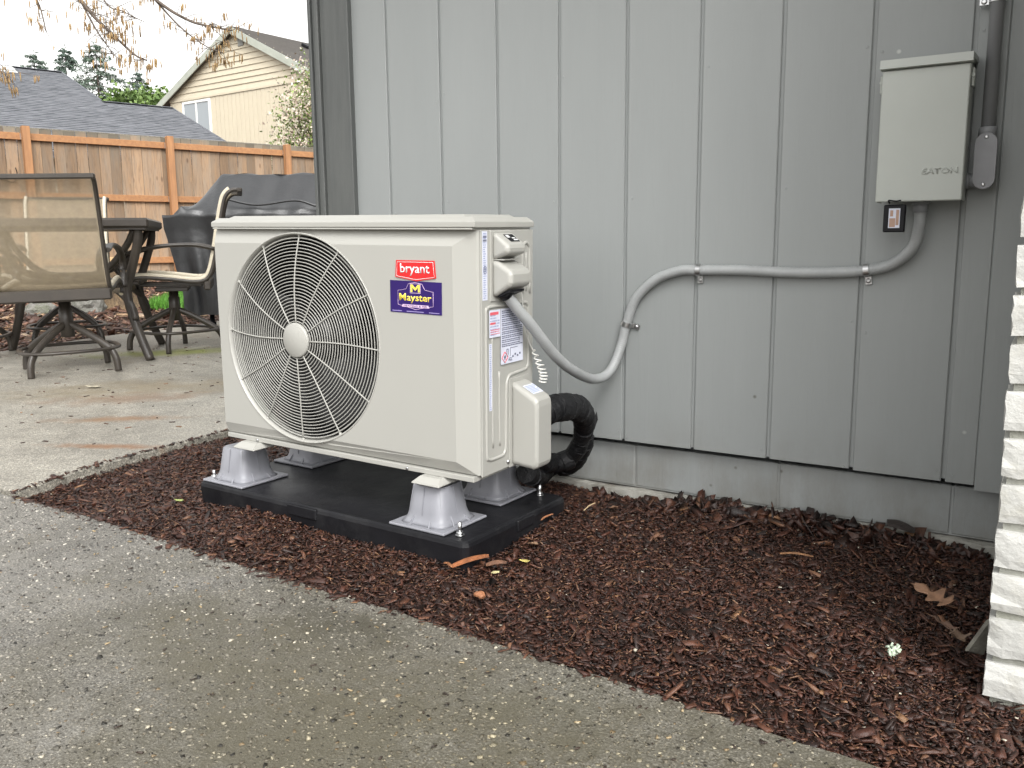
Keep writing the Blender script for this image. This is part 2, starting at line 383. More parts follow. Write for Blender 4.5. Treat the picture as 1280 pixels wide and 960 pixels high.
class MB:
    def __init__(self):
        self.v = []; self.f = []; self.mi = []; self.cur = 0; self.smooth = []; self.sm = False
    def add(self, vs, fs, smooth=None):
        o = len(self.v)
        self.v += [tuple(x) for x in vs]
        self.f += [tuple(o + i for i in f) for f in fs]
        self.mi += [self.cur] * len(fs)
        self.smooth += [self.sm if smooth is None else smooth] * len(fs)
    def box(self, x0, x1, y0, y1, z0, z1, bev=0.0, M=None):
        b = min(bev, 0.49 * min(x1 - x0, y1 - y0, z1 - z0))
        if b <= 0:
            vs = [(x, y, z) for z in (z0, z1) for y in (y0, y1) for x in (x0, x1)]
            fs = [(0, 2, 3, 1), (4, 5, 7, 6), (0, 1, 5, 4), (2, 6, 7, 3), (0, 4, 6, 2), (1, 3, 7, 5)]
        else:
            vs, idx = [], {}
            for ix, (x, sx) in enumerate(((x0, 1), (x1, -1))):
                for iy, (y, sy) in enumerate(((y0, 1), (y1, -1))):
                    for iz, (z, sz) in enumerate(((z0, 1), (z1, -1))):
                        idx[ix, iy, iz, 0] = len(vs); vs.append((x, y + sy * b, z + sz * b))
                        idx[ix, iy, iz, 1] = len(vs); vs.append((x + sx * b, y, z + sz * b))
                        idx[ix, iy, iz, 2] = len(vs); vs.append((x + sx * b, y + sy * b, z))
            fs = []
            I = lambda a, b_, c, d: idx[a, b_, c, d]
            fs.append((I(0,0,0,0), I(0,0,1,0), I(0,1,1,0), I(0,1,0,0)))
            fs.append((I(1,0,0,0), I(1,1,0,0), I(1,1,1,0), I(1,0,1,0)))
            fs.append((I(0,0,0,1), I(1,0,0,1), I(1,0,1,1), I(0,0,1,1)))
            fs.append((I(0,1,0,1), I(0,1,1,1), I(1,1,1,1), I(1,1,0,1)))
            fs.append((I(0,0,0,2), I(0,1,0,2), I(1,1,0,2), I(1,0,0,2)))
            fs.append((I(0,0,1,2), I(1,0,1,2), I(1,1,1,2), I(0,1,1,2)))
            for a in (0, 1):
                for b_ in (0, 1):
                    q = (I(a,b_,0,0), I(a,b_,1,0), I(a,b_,1,1), I(a,b_,0,1)); fs.append(q if (a ^ b_) else q[::-1])
                    q = (I(a,0,b_,0), I(a,1,b_,0), I(a,1,b_,2), I(a,0,b_,2)); fs.append(q[::-1] if (a ^ b_) else q)
                    q = (I(0,a,b_,1), I(1,a,b_,1), I(1,a,b_,2), I(0,a,b_,2)); fs.append(q if (a ^ b_) else q[::-1])
            for a in (0, 1):
                for b_ in (0, 1):
                    for c in (0, 1):
                        q = (I(a,b_,c,0), I(a,b_,c,1), I(a,b_,c,2)); fs.append(q if (a + b_ + c) % 2 else q[::-1])
        if M is not None: vs = [M @ Vector(p) for p in vs]
        self.add(vs, fs)
    def bar(self, a, b, w, h, up=(0, 0, 1), bev=0.0):
        a, b = Vector(a), Vector(b)
        d = b - a; L = d.length; x = d.normalized(); u = Vector(up)
        y = u.cross(x)
        if y.length < 1e-4: y = Vector((1, 0, 0)).cross(x)
        y.normalize(); z = x.cross(y)
        M = Matrix(((x.x, y.x, z.x, a.x), (x.y, y.y, z.y, a.y), (x.z, y.z, z.z, a.z), (0, 0, 0, 1)))
        self.box(0, L, -w / 2, w / 2, -h / 2, h / 2, bev, M)
    def tube(self, path, r, seg=8, closed=False, caps=True, sx=1.0, sy=1.0, up=None, smooth=True):
        P = [Vector(p) for p in path]; n = len(P)
        rr = r if hasattr(r, "__len__") else [r] * n
        T = []
        for i in range(n):
            a = P[(i - 1) % n] if (closed or i > 0) else P[i]
            b = P[(i + 1) % n] if (closed or i < n - 1) else P[i]
            t = b - a
            T.append(t.normalized() if t.length > 1e-9 else (T[-1] if T else Vector((0, 0, 1))))
        N = Vector(up) if up is not None else (Vector((0, 0, 1)) if abs(T[0].z) < 0.9 else Vector((1, 0, 0)))
        vs, fs = [], []
        for i in range(n):
            if up is not None: N = Vector(up)
            N = N - T[i] * N.dot(T[i])
            if N.length < 1e-6: N = T[i].orthogonal()
            N.normalize()
            B = T[i].cross(N)
            for k in range(seg):
                a = 2 * math.pi * k / seg
                vs.append(P[i] + N * (math.cos(a) * rr[i] * sx) + B * (math.sin(a) * rr[i] * sy))
        m = n if closed else n - 1
        for i in range(m):
            for k in range(seg):
                j = (i + 1) % n; l = (k + 1) % seg
                fs.append((i * seg + k, i * seg + l, j * seg + l, j * seg + k))
        self.add(vs, fs, smooth)
        if caps and not closed:
            o = len(self.v) - len(vs)
            self.f.append(tuple(o + k for k in range(seg))[::-1]); self.f.append(tuple(o + (n - 1) * seg + k for k in range(seg)))
            self.mi += [self.cur] * 2; self.smooth += [False] * 2
    def lathe(self, prof, seg=24, M=None, caps=True, smooth=True, square=None):
        """prof: (radius, z) list; square: exponent of a superellipse per ring."""
        vs, fs = [], []
        n = len(prof)
        for i, (r, z) in enumerate(prof):
            e = square[i] if square else None
            for k in range(seg):
                a = 2 * math.pi * k / seg
                c, s = math.cos(a), math.sin(a)
                rad = r
                if e: rad = r / ((abs(c) ** e + abs(s) ** e) ** (1 / e))
                vs.append((c * rad, s * rad, z))
        for i in range(n - 1):
            for k in range(seg):
                l = (k + 1) % seg
                fs.append((i * seg + k, i * seg + l, (i + 1) * seg + l, (i + 1) * seg + k))
        if M is not None: vs = [M @ Vector(p) for p in vs]
        self.add(vs, fs, smooth)
        if caps:
            o = len(self.v) - len(vs)
            self.f.append(tuple(o + k for k in range(seg))[::-1]); self.f.append(tuple(o + (n - 1) * seg + k for k in range(seg)))
            self.mi += [self.cur] * 2; self.smooth += [False] * 2
    def prism(self, poly, h0, h1, axis='y', inset=0.0, M=None):
        """poly in the two other axes (cyclic), extruded along axis; inset chamfers both ends."""
        n = len(poly)
        cx = sum(p[0] for p in poly) / n; cy = sum(p[1] for p in poly) / n
        def mk(p, h):
            return {'y': (p[0], h, p[1]), 'x': (h, p[0], p[1]), 'z': (p[0], p[1], h)}[axis]
        def sh(p):
            d = math.hypot(p[0] - cx, p[1] - cy)
            k = max(0, (d - inset * 1.3) / d) if d else 1
            return (cx + (p[0] - cx) * k, cy + (p[1] - cy) * k)
        rings = [[mk(p, h0) for p in poly], [mk(p, h1) for p in poly]] if not inset else \
            [[mk(sh(p), h0) for p in poly], [mk(p, h0 + inset) for p in poly], [mk(p, h1 - inset) for p in poly], [mk(sh(p), h1) for p in poly]]
        vs = [p for r in rings for p in r]; fs = []
        for i in range(len(rings) - 1):
            for k in range(n):
                l = (k + 1) % n
                fs.append((i * n + k, i * n + l, (i + 1) * n + l, (i + 1) * n + k))
        fs.append(tuple(range(n))[::-1]); fs.append(tuple((len(rings) - 1) * n + k for k in range(n)))
        if M is not None: vs = [M @ Vector(p) for p in vs]
        self.add(vs, fs)
    def mesh(self, name, mats):
        me = bpy.data.meshes.new(name)
        me.from_pydata(self.v, [], self.f)
        for m in (mats if isinstance(mats, (list, tuple)) else [mats]): me.materials.append(m)
        me.polygons.foreach_set("material_index", self.mi)
        me.polygons.foreach_set("use_smooth", self.smooth)
        me.update()
        import bmesh
        bm = bmesh.new(); bm.from_mesh(me)
        bmesh.ops.recalc_face_normals(bm, faces=bm.faces)
        bm.to_mesh(me); bm.free()
        return me
    def build(self, name, mats, parent=None, loc=None):
        o = bpy.data.objects.new(name, self.mesh(name, mats))
        COL.objects.link(o)
        if parent is not None: o.parent = parent
        if loc is not None: o.location = loc
        return o

def inst(name, mesh, parent=None, M=None):
    o = bpy.data.objects.new(name, mesh); COL.objects.link(o)
    if parent is not None: o.parent = parent
    if M is not None: o.matrix_local = M
    return o
def empty(name, M=None, loc=None):
    o = bpy.data.objects.new(name, None); COL.objects.link(o)
    o.empty_display_size = 0.1
    if M is not None: o.matrix_world = M
    if loc is not None: o.location = loc
    return o
def tag(o, label, cat, group=None):
    o["label"] = label; o["category"] = cat
    if group: o["group"] = group
    return o
def kind(o, k): o["kind"] = k; return o
def frame(o, x, y, z):
    return Matrix(((x[0], y[0], z[0], o[0]), (x[1], y[1], z[1], o[1]), (x[2], y[2], z[2], o[2]), (0, 0, 0, 1)))
def bevel_mod(o, w, seg=2):
    m = o.modifiers.new("bevel", 'BEVEL'); m.width = w; m.segments = seg; m.limit_method = 'ANGLE'; m.angle_limit = math.radians(35)

def lettering(name, text, mat_, parent, M, width, height, extrude=0.0003, bold=0.0, shear=0.0):
    """Lettering as a mesh: text fitted into width x height, lower left corner at M's origin, in M's xy plane."""
    cu = bpy.data.curves.new("t", 'FONT'); cu.body = text; cu.size = 1.0; cu.extrude = 0.0; cu.offset = bold; cu.shear = shear
    cu.resolution_u = 2
    t = bpy.data.objects.new("t", cu); COL.objects.link(t)
    dg = bpy.context.evaluated_depsgraph_get()
    me = bpy.data.meshes.new_from_object(t.evaluated_get(dg))
    bpy.data.objects.remove(t); bpy.data.curves.remove(cu)
    n = len(me.vertices); co = np.empty(n * 3, 'f'); me.vertices.foreach_get("co", co); co = co.reshape(-1, 3)
    lo, hi = co.min(0), co.max(0)
    co[:, 0] = (co[:, 0] - lo[0]) / (hi[0] - lo[0]) * width
    co[:, 1] = (co[:, 1] - lo[1]) / (hi[1] - lo[1]) * height
    co[:, 2] = 0
    me.vertices.foreach_set("co", co.ravel()); me.update()
    import bmesh
    bm = bmesh.new(); bm.from_mesh(me)
    if extrude:
        r = bmesh.ops.extrude_face_region(bm, geom=bm.faces[:])
        bmesh.ops.translate(bm, vec=(0, 0, extrude), verts=[e for e in r["geom"] if isinstance(e, bmesh.types.BMVert)])
    bm.to_mesh(me); bm.free()
    me.name = name; me.materials.clear(); me.materials.append(mat_)
    return inst(name, me, parent, M)

def points_mesh(name, V, F, C, mat_, parent=None, attr="Col"):
    """Fast mesh from numpy arrays; F is (n, k); C is a colour per vertex."""
    me = bpy.data.meshes.new(name)
    nv, nf, k = len(V), len(F), F.shape[1]
    me.vertices.add(nv); me.vertices.foreach_set("co", np.ascontiguousarray(V, 'f').ravel())
    me.loops.add(nf * k); me.loops.foreach_set("vertex_index", np.ascontiguousarray(F, 'i').ravel())
    me.polygons.add(nf)
    me.polygons.foreach_set("loop_start", np.arange(0, nf * k, k, dtype='i'))
    me.polygons.foreach_set("loop_total", np.full(nf, k, 'i'))
    a = me.attributes.new(attr, 'FLOAT_COLOR', 'POINT')
    a.data.foreach_set("color", np.ascontiguousarray(np.concatenate([C, np.ones((nv, 1))], 1), 'f').ravel())
    me.materials.append(mat_)
    me.update(calc_edges=True); me.validate()
    o = bpy.data.objects.new(name, me); COL.objects.link(o)
    if parent is not None: o.parent = parent
    return o

def smooth01(t): t = np.clip(t, 0, 1); return t * t * (3 - 2 * t)

# ------------------------------------------------------------------ setting: ground, slabs, beds
FD = Vector((0.2681, 0.9634, 0)); FN = Vector((0.9634, -0.2681, 0)); F0 = Vector((-9.57, 4.27, 0))
def yard_z(x, y):
    s = x * FN.x + y * FN.y
    t = np.clip((-3.9 - s) / 6.4, 0, 1.3)
    return -0.215 + 0.335 * t
def bed_z(x, y):
    """surface of the mulch bed along the wall"""
    x = np.asarray(x, float); y = np.asarray(y, float)
    z = -0.158 + 0.010 * np.sin(x * 5.1 + 1.0) * np.sin(y * 6.3 + 0.4) + 0.006 * np.sin(x * 13 + y * 9)
    z = z + smooth01((y + 0.30) / 0.25) * (0.012 * np.exp(-((x - 1.33) / 0.12) ** 2) + 0.010 * np.exp(-((x - 1.08) / 0.07) ** 2) - 0.006)
    z = z - 0.012 * smooth01((-0.2 - x) / 0.4)
    z = z - 0.010 * smooth01((x - 1.55) / 0.2)
    return z
def grid_sheet(name, x0, x1, nx, y0, y1, ny, zf, m):
    xs = np.linspace(x0, x1, nx); ys = np.linspace(y0, y1, ny)
    X, Y = np.meshgrid(xs, ys); Z = zf(X, Y)
    V = np.stack([X, Y, Z], -1).reshape(-1, 3)
    i = np.arange(nx * ny).reshape(ny, nx)
    F = np.stack([i[:-1, :-1], i[:-1, 1:], i[1:, 1:], i[1:, :-1]], -1).reshape(-1, 4)
    o = points_mesh(name, V, F, np.ones((len(V), 3)), m)
    return o

gxs = np.concatenate([np.linspace(-900, -40, 8), np.linspace(-30, -12, 6), np.linspace(-11, 4, 46), np.linspace(8, 30, 5), np.linspace(60, 900, 6)])
gys = np.concatenate([np.linspace(-900, -40, 8), np.linspace(-30, -6, 5), np.linspace(-4, 14, 46), np.linspace(18, 40, 5), np.linspace(70, 900, 6)])
GX, GY = np.meshgrid(gxs, gys)
GZ = yard_z(GX, GY)
GV = np.stack([GX, GY, GZ], -1).reshape(-1, 3)
gi = np.arange(GV.shape[0]).reshape(GX.shape)
GF = np.stack([gi[:-1, :-1], gi[:-1, 1:], gi[1:, 1:], gi[1:, :-1]], -1).reshape(-1, 4)
kind(points_mesh("ground", GV, GF, np.ones((len(GV), 3)), YARDSOIL), "structure")

def slab(name, poly, ztop, zbot, m):
    mb = MB(); n = len(poly)
    b = 0.006
    cx = sum(p[0] for p in poly) / n; cy = sum(p[1] for p in poly) / n
    top = [(p[0], p[1], ztop - b) for p in poly]
    inn = []
    for i, p in enumerate(poly):
        a, c = Vector(poly[i - 1]), Vector(poly[(i + 1) % n]); q = Vector(p)
        e1 = (q - a).normalized(); e2 = (c - q).normalized()
        nn = Vector((-(e1 + e2).y, (e1 + e2).x))
        if nn.length < 1e-6: nn = Vector((-e1.y, e1.x))
        nn.normalize()
        inn.append((p[0] + nn.x * b, p[1] + nn.y * b, ztop))
    bot = [(p[0], p[1], zbot) for p in poly]
    mb.add(inn + top + bot, [tuple(range(n))] + [(i, n + i, n + (i + 1) % n, (i + 1) % n) for i in range(n)]
           + [(n + i, 2 * n + i, 2 * n + (i + 1) % n, n + (i + 1) % n) for i in range(n)])
    return kind(mb.build(name, m), "structure")

edge = [(-0.648, -0.912), (-0.30, -0.905), (0.0, -0.921), (0.318, -0.940), (0.57, -0.949), (0.78, -0.950), (0.984, -0.964), (1.15, -0.971), (1.30, -0.977), (1.44, -0.990), (1.56, -0.999), (1.67, -1.006), (2.4, -1.03), (9.0, -1.1)]
fine = []
for (a, b) in zip(edge[:-1], edge[1:]):
    k = max(1, int(math.hypot(b[0] - a[0], b[1] - a[1]) / 0.05)) if a[0] < 2.4 else 1
    for j in range(k):
        t = j / k
        w = 0.005 if a[0] < 2.4 else 0
        fine.append((a[0] + (b[0] - a[0]) * t, a[1] + (b[1] - a[1]) * t + random.uniform(-w, w)))
drive_poly = [(-7.5, -9.0), (9.0, -9.0), (9.0, -1.1)] + fine[::-1] + [(-7.5, -0.918)]
slab("driveway", drive_poly, -0.150, -0.30, DRIVE)
patio_poly = [(-0.662, -0.900), (-0.735, -0.66), (-0.760, -0.48), (-0.790, -0.06), (-0.86, 0.8), (-0.92, 5.0), (-5.1, 5.0),
              (-4.72, 3.6), (-4.55, 2.9), (-4.42, 2.2), (-4.30, 1.6), (-4.12, 1.0), (-4.02, 0.5), (-4.25, -0.9)]
slab("patio", patio_poly, -0.139, -0.30, PATIO)

# mulch bed along the wall: dark soil base + bark chips
kind(grid_sheet("planting_bed", -0.88, 3.6, 110, -1.08, 0.035, 40, lambda X, Y: bed_z(X, Y) - 0.006, SOIL), "structure")

PALETTE = 0.80 * np.array([1.10, 0.90, 0.76]) * np.array([(0.050, 0.022, 0.016), (0.075, 0.032, 0.022), (0.033, 0.017, 0.013), (0.100, 0.047, 0.030), (0.060, 0.030, 0.024),
                    (0.024, 0.014, 0.012), (0.13, 0.068, 0.045), (0.17, 0.10, 0.065), (0.30, 0.19, 0.11)])
PWT = np.array([0.2, 0.18, 0.17, 0.13, 0.12, 0.1, 0.06, 0.03, 0.01])
BOXV = np.array([(x, y, z) for z in (-.5, .5) for y in (-.5, .5) for x in (-.5, .5)])
BOXF = np.array([(0, 2, 3, 1), (4, 5, 7, 6), (0, 1, 5, 4), (2, 6, 7, 3), (0, 4, 6, 2), (1, 3, 7, 5)])
def chips(name, X, Y, Z, L, W, T, C, tilt, m, parent=None):
    n = len(X)
    V = np.repeat(BOXV[None], n, 0).copy()
    V[:, :, :2] *= 1 + RNG.uniform(-0.45, 0.25, (n, 8, 2))
    V[:, :, 2] += RNG.uniform(-0.3, 0.3, (n, 8))
    V[:, :, 1] *= np.where(V[:, :, 0] > 0, RNG.uniform(0.3, 1, (n, 1)), 1)
    V *= np.stack([L, W, T], 1)[:, None, :]
    bend = RNG.uniform(-2.5, 2.5, n)[:, None]
    V[:, :, 2] += bend * V[:, :, 0] ** 2
    a = RNG.uniform(0, 2 * np.pi, n); p = RNG.normal(0, tilt, n); r = RNG.normal(0, tilt, n)
    ca, sa, cp, sp, crr, sr = np.cos(a), np.sin(a), np.cos(p), np.sin(p), np.cos(r), np.sin(r)
    x, y, z = V[:, :, 0], V[:, :, 1], V[:, :, 2]
    y, z = y * crr[:, None] - z * sr[:, None], y * sr[:, None] + z * crr[:, None]
    x, z = x * cp[:, None] + z * sp[:, None], -x * sp[:, None] + z * cp[:, None]
    x, y = x * ca[:, None] - y * sa[:, None], x * sa[:, None] + y * ca[:, None]
    V = np.stack([x + X[:, None], y + Y[:, None], z + Z[:, None]], -1).reshape(-1, 3)
    F = (BOXF[None] + (np.arange(n) * 8)[:, None, None]).reshape(-1, 4)
    o = points_mesh(name, V, F, np.repeat(C, 8, 0), m, parent)
    return kind(o, "stuff")

def slab_edge_y(x):
    xs = np.array([e[0] for e in edge]); ys = np.array([e[1] for e in edge])
    return np.interp(x, xs, ys)
def bed_left_x(y):
    return np.interp(y, [-0.9, -0.66, -0.48, -0.06, 0.8], [-0.662, -0.735, -0.76, -0.79, -0.86])
N = 150000
cx = RNG.uniform(-0.84, 2.0, N); cy = RNG.uniform(-1.0, 0.012, N)
spill = RNG.exponential(0.010, N)
ok = (cy > slab_edge_y(cx) - spill + 0.004) & (cx > bed_left_x(cy) - spill * 0.5) & ~((cx > 1.80) & (cy > -0.66))
cx, cy = cx[ok], cy[ok]; n = len(cx)
L = np.clip(RNG.lognormal(-4.82, 0.60, n), 0.003, 0.046); W = np.clip(L * RNG.uniform(0.16, 0.62, n), 0.0015, 0.016)
T = np.clip(W * RNG.uniform(0.10, 0.28, n), 0.0008, 0.0035)
ci = RNG.choice(len(PALETTE), n, p=PWT)
C = PALETTE[ci] * RNG.uniform(0.7, 1.35, (n, 1))
leftlight = 0
fib = RNG.uniform(0, 1, n) < 0.05
W[fib] = 0.0018; T[fib] = 0.0014
C[fib] = np.array([0.22, 0.12, 0.07]) * RNG.uniform(0.6, 1.3, (fib.sum(), 1))
speck = RNG.uniform(0, 1, n) < 0.0028
L[speck] = RNG.uniform(0.003, 0.007, speck.sum()); W[speck] = L[speck] * 0.7; C[speck] = (0.55, 0.50, 0.40)
cz = bed_z(cx, cy) + RNG.uniform(-0.006, 0.010, n)
inslab = cy < slab_edge_y(cx)
cz = np.where(inslab, -0.148, cz)
cz = np.where(cx < bed_left_x(cy), -0.137, cz)
chips("bark_mulch", cx, cy, cz, L, W, T, C, np.where(inslab, 0.12, 0.33), CHIP)
# a ridge of larger chips piled against the footing
n = 800
cx = RNG.uniform(0.74, 1.72, n); cy = -np.abs(RNG.normal(0.035, 0.035, n)) + 0.01
w = 0.10 + 0.8 * np.exp(-((cx - 1.33) / 0.14) ** 2) + 0.5 * np.exp(-((cx - 1.05) / 0.08) ** 2)
cz = bed_z(cx, cy) + RNG.uniform(-0.004, 0.034, n) * w
L = RNG.uniform(0.018, 0.06, n); W = L * RNG.uniform(0.25, 0.6, n); T = RNG.uniform(0.002, 0.006, n)
chips("coarse_bark_mulch", cx, cy, cz, L, W, T, PALETTE[RNG.choice(len(PALETTE), n, p=PWT)] * RNG.uniform(0.6, 1.1, (n, 1)), 0.6, CHIP)
# exposed aggregate standing out of the driveway cement where the slab is near
n = 90000
cx = RNG.uniform(-2.6, 1.95, n); cy = -0.93 - 1.35 * RNG.uniform(0, 1, n) ** 1.0
ok = (cy < slab_edge_y(cx) - 0.006) & (RNG.uniform(0, 1, n) < np.where(cx < -1.2, 0.5, 1.0))
cx, cy = cx[ok], cy[ok]; n = len(cx)
L = np.clip(RNG.lognormal(-5.55, 0.38, n), 0.002, 0.009)
AP_ = np.array([(0.16, 0.15, 0.135), (0.22, 0.208, 0.188), (0.10, 0.095, 0.085), (0.30, 0.285, 0.255), (0.035, 0.033, 0.03), (0.52, 0.49, 0.43), (0.24, 0.185, 0.125)])
C = AP_[RNG.choice(7, n, p=[0.27, 0.25, 0.16, 0.14, 0.09, 0.06, 0.03])] * RNG.uniform(0.8, 1.25, (n, 1))
moss = np.exp(-((cx - 1.35) / 0.95) ** 2 - ((cy + 1.35) / 0.55) ** 2)[:, None]
C = C * 1.05 * (1 - moss * np.array([0.40, 0.45, 0.60]))
chips("exposed_aggregate", cx, cy, -0.1506 + RNG.uniform(-0.0004, 0.0003, n), L, L * RNG.uniform(0.6, 1.0, n), L * RNG.uniform(0.35, 0.6, n), C, 0.2, attr_mat("aggregate stone", 0.5, 0.3, 500, 0.4))
# loose crumbs on the driveway
n = 420
cx = RNG.uniform(-1.6, 2.2, n); cy = slab_edge_y(cx) - RNG.exponential(0.22, n) - 0.01
L = RNG.uniform(0.003, 0.012, n)
Cc = np.where(RNG.uniform(0, 1, (n, 1)) < 0.35, np.array([[0.34, 0.26, 0.15]]), np.array([[0.045, 0.03, 0.022]])) * RNG.uniform(0.7, 1.3, (n, 1))
chips("driveway_crumbs", cx, cy, np.full(n, -0.1485), L, L * 0.4, np.full(n, 0.0015), Cc, 0.05, CHIP)
n = 260
cx = RNG.uniform(-3.9, -0.9, n); cy = RNG.uniform(-0.7, 2.6, n)
L = RNG.uniform(0.006, 0.03, n)
Cc = PALETTE[RNG.choice(len(PALETTE), n)] * RNG.uniform(0.8, 1.8, (n, 1))
chips("patio_crumbs", cx, cy, np.full(n, -0.1375), L, L * 0.4, np.full(n, 0.002), Cc, 0.05, CHIP)
# yard mulch and leaf litter beyond the patio
n = 30000
cs = RNG.uniform(-10.4, -3.55, n); ct = RNG.uniform(-4.5, 5.2, n)
cx = cs * FN.x + ct * FD.x; cy = cs * FN.y + ct * FD.y
px_ = np.array([p[0] for p in patio_poly[6:]]); py_ = np.array([p[1] for p in patio_poly[6:]])
o_ = np.argsort(py_)
ok = cx < np.interp(cy, py_[o_], px_[o_]) + 0.05 + RNG.exponential(0.05, n)
cx, cy = cx[ok], cy[ok]; n = len(cx)
L = np.clip(RNG.lognormal(-3.1, 0.4, n), 0.02, 0.11); W = L * RNG.uniform(0.3, 0.8, n); T = np.full(n, 0.004)
YP = np.array([(0.16, 0.075, 0.05), (0.22, 0.11, 0.07), (0.10, 0.05, 0.035), (0.36, 0.23, 0.13), (0.50, 0.36, 0.24), (0.07, 0.045, 0.035)])
C = YP[RNG.choice(6, n, p=[0.3, 0.22, 0.2, 0.14, 0.05, 0.09])] * RNG.uniform(0.7, 1.3, (n, 1))
chips("yard_leaf_litter", cx, cy, yard_z(cx, cy) + RNG.uniform(0.0, 0.03, n), L, W, T, C, 0.35, CHIP)
# lawn patch
n = 9000
lu = RNG.uniform(0, 1, n); lv = RNG.uniform(0, 1, n)
cx = -5.70 + 0.95 * lu - 1.15 * lv; cy = 3.05 + 0.62 * lu + 1.45 * lv
gz = yard_z(cx, cy) + 0.03
gh = RNG.uniform(0.05, 0.10, n); ga = RNG.uniform(0, 2 * np.pi, n); gl = RNG.uniform(0, 0.05, n); gw = 0.006
V = np.stack([np.stack([cx - gw * np.sin(ga), cy + gw * np.cos(ga), gz - 0.02], 1), np.stack([cx + gw * np.sin(ga), cy - gw * np.cos(ga), gz - 0.02], 1),
              np.stack([cx + gl * np.cos(ga), cy + gl * np.sin(ga), gz + gh], 1)], 1).reshape(-1, 3)
C = np.repeat(np.array([[0.10, 0.26, 0.035]]) * RNG.uniform(0.7, 1.4, (n, 1)), 3, 0)
kind(points_mesh("lawn_grass", V, np.arange(3 * n).reshape(-1, 3), C, LEAF), "stuff")

# ------------------------------------------------------------------ the house wall
house = empty("house", loc=(0, 0, 0))
tag(house, "grey house wall of vertical grooved siding above a painted block foundation", "house")
GSP = 0.2032
def siding_piece(x0, x1, z0, z1):
    c = 0.002; w0, w1 = x0, x1
    mb = MB()
    prof = [(w0, 0.007), (w0, c), (w0 + c, 0.0), (w1 - c, 0.0), (w1, c), (w1, 0.007)]
    n = len(prof)
    vs = [(p[0], p[1], z) for z in (z0, z1) for p in prof]
    fs = [(i, i + 1, n + i + 1, n + i) for i in range(n - 1)] + [tuple(range(n))[::-1], tuple(range(n, 2 * n))]
    mb.add(vs, fs)
    return mb
for i in range(-1, 12):
    x0 = i * GSP + 0.0045; x1 = (i + 1) * GSP - 0.0045
    if i == -1: x0 = -0.160
    dz = 0.0 if i < 7 else -0.0025
    if i == 8:
        siding_piece(x0, 1.690, dz, 2.72).build("siding_board", SIDING, house)
        siding_piece(1.6903, x1, dz - 0.012, 2.72).build("siding_board", SIDING, house)
    else:
        siding_piece(x0, x1, dz if i < 8 else -0.0145, 2.72).build("siding_board", SIDING, house)
mb = MB(); mb.box(-0.30, 2.45, 0.0071, 0.022, 0.003, 2.72); mb.build("siding_backing", SIDING, house)
mb = MB(); rn = random.Random(31)
for i in range(0, 9):
    for z in (0.022, 0.34, 0.66, 0.98, 1.30):
        if rn.random() < 0.8:
            xx = i * GSP + rn.choice((0.016, GSP - 0.016)) + rn.uniform(-0.004, 0.004); zz = z + rn.uniform(-0.02, 0.02)
            mb.lathe([(0.0036, 0.0), (0.0030, 0.0006), (0.0018, 0.0002)], 8, Matrix.Translation((xx, 0.0, zz)) @ Matrix.Rotation(math.pi / 2, 4, 'X'))
kind(mb.build("nail_heads", SIDING, house), "stuff")
# corner board and ribbed corner trim
mb = MB(); mb.box(-0.2395, -0.1380, -0.0200, 0.0065, -0.02, 2.72, 0.002); mb.build("corner_board", TRIM, house)
mb = MB()
for k, (a, b, y) in enumerate(((-0.262, -0.2415, -0.013), (-0.279, -0.264, -0.022), (-0.295, -0.281, -0.014), (-0.309, -0.297, -0.022))):
    mb.box(a, b, y, 0.020 + 0.0005 * k, -0.02, 2.72, 0.002)
mb.box(-0.308, -0.240, -0.004, 0.019, -0.018, 2.72)
mb.build("corner_trim", TRIM, house)
# foundation: painted blocks over a bare footing
bl = 0.4035
jx = [0.8385 + bl * k for k in range(-3, 5)]
for k in range(len(jx) - 1):
    x0, x1 = jx[k] + 0.0022, jx[k + 1] - 0.0022
    mb = MB(); mb.box(max(x0, -0.30), x1, 0.030, 0.20, -0.1345, -0.017, 0.0025); mb.build("concrete_block", BLOCK, house)
mb = MB(); mb.box(-0.298, jx[-1] - 0.01, 0.0325, 0.19, -0.138, -0.019); mb.build("block_mortar", BLOCK, house)
mb = MB(); mb.box(-0.29, jx[-1] - 0.02, 0.075, 0.18, -0.017, 0.055); mb.build("sill_gap_shade", INKBLACK, house)  # black box that paints the shade in the gap under the siding
pts = []
mb = MB()
nn = 90
for k in range(nn + 1):
    x = -0.30 + k * (2.75 / nn)
    yy = 0.014 + random.uniform(-0.004, 0.004); zz = -0.1375 + random.uniform(-0.003, 0.002)
    pts.append((x, yy, zz))
vs = [(p[0], p[1] - 0.006, -0.26) for p in pts] + [(p[0], p[1], p[2] - 0.006) for p in pts] + [(p[0], 0.10, p[2]) for p in pts]
m_ = nn + 1
mb.add(vs, [(i, i + 1, m_ + i + 1, m_ + i) for i in range(nn)] + [(m_ + i, m_ + i + 1, 2 * m_ + i + 1, 2 * m_ + i) for i in range(nn)])
mb.build("footing", FOOTING, house)
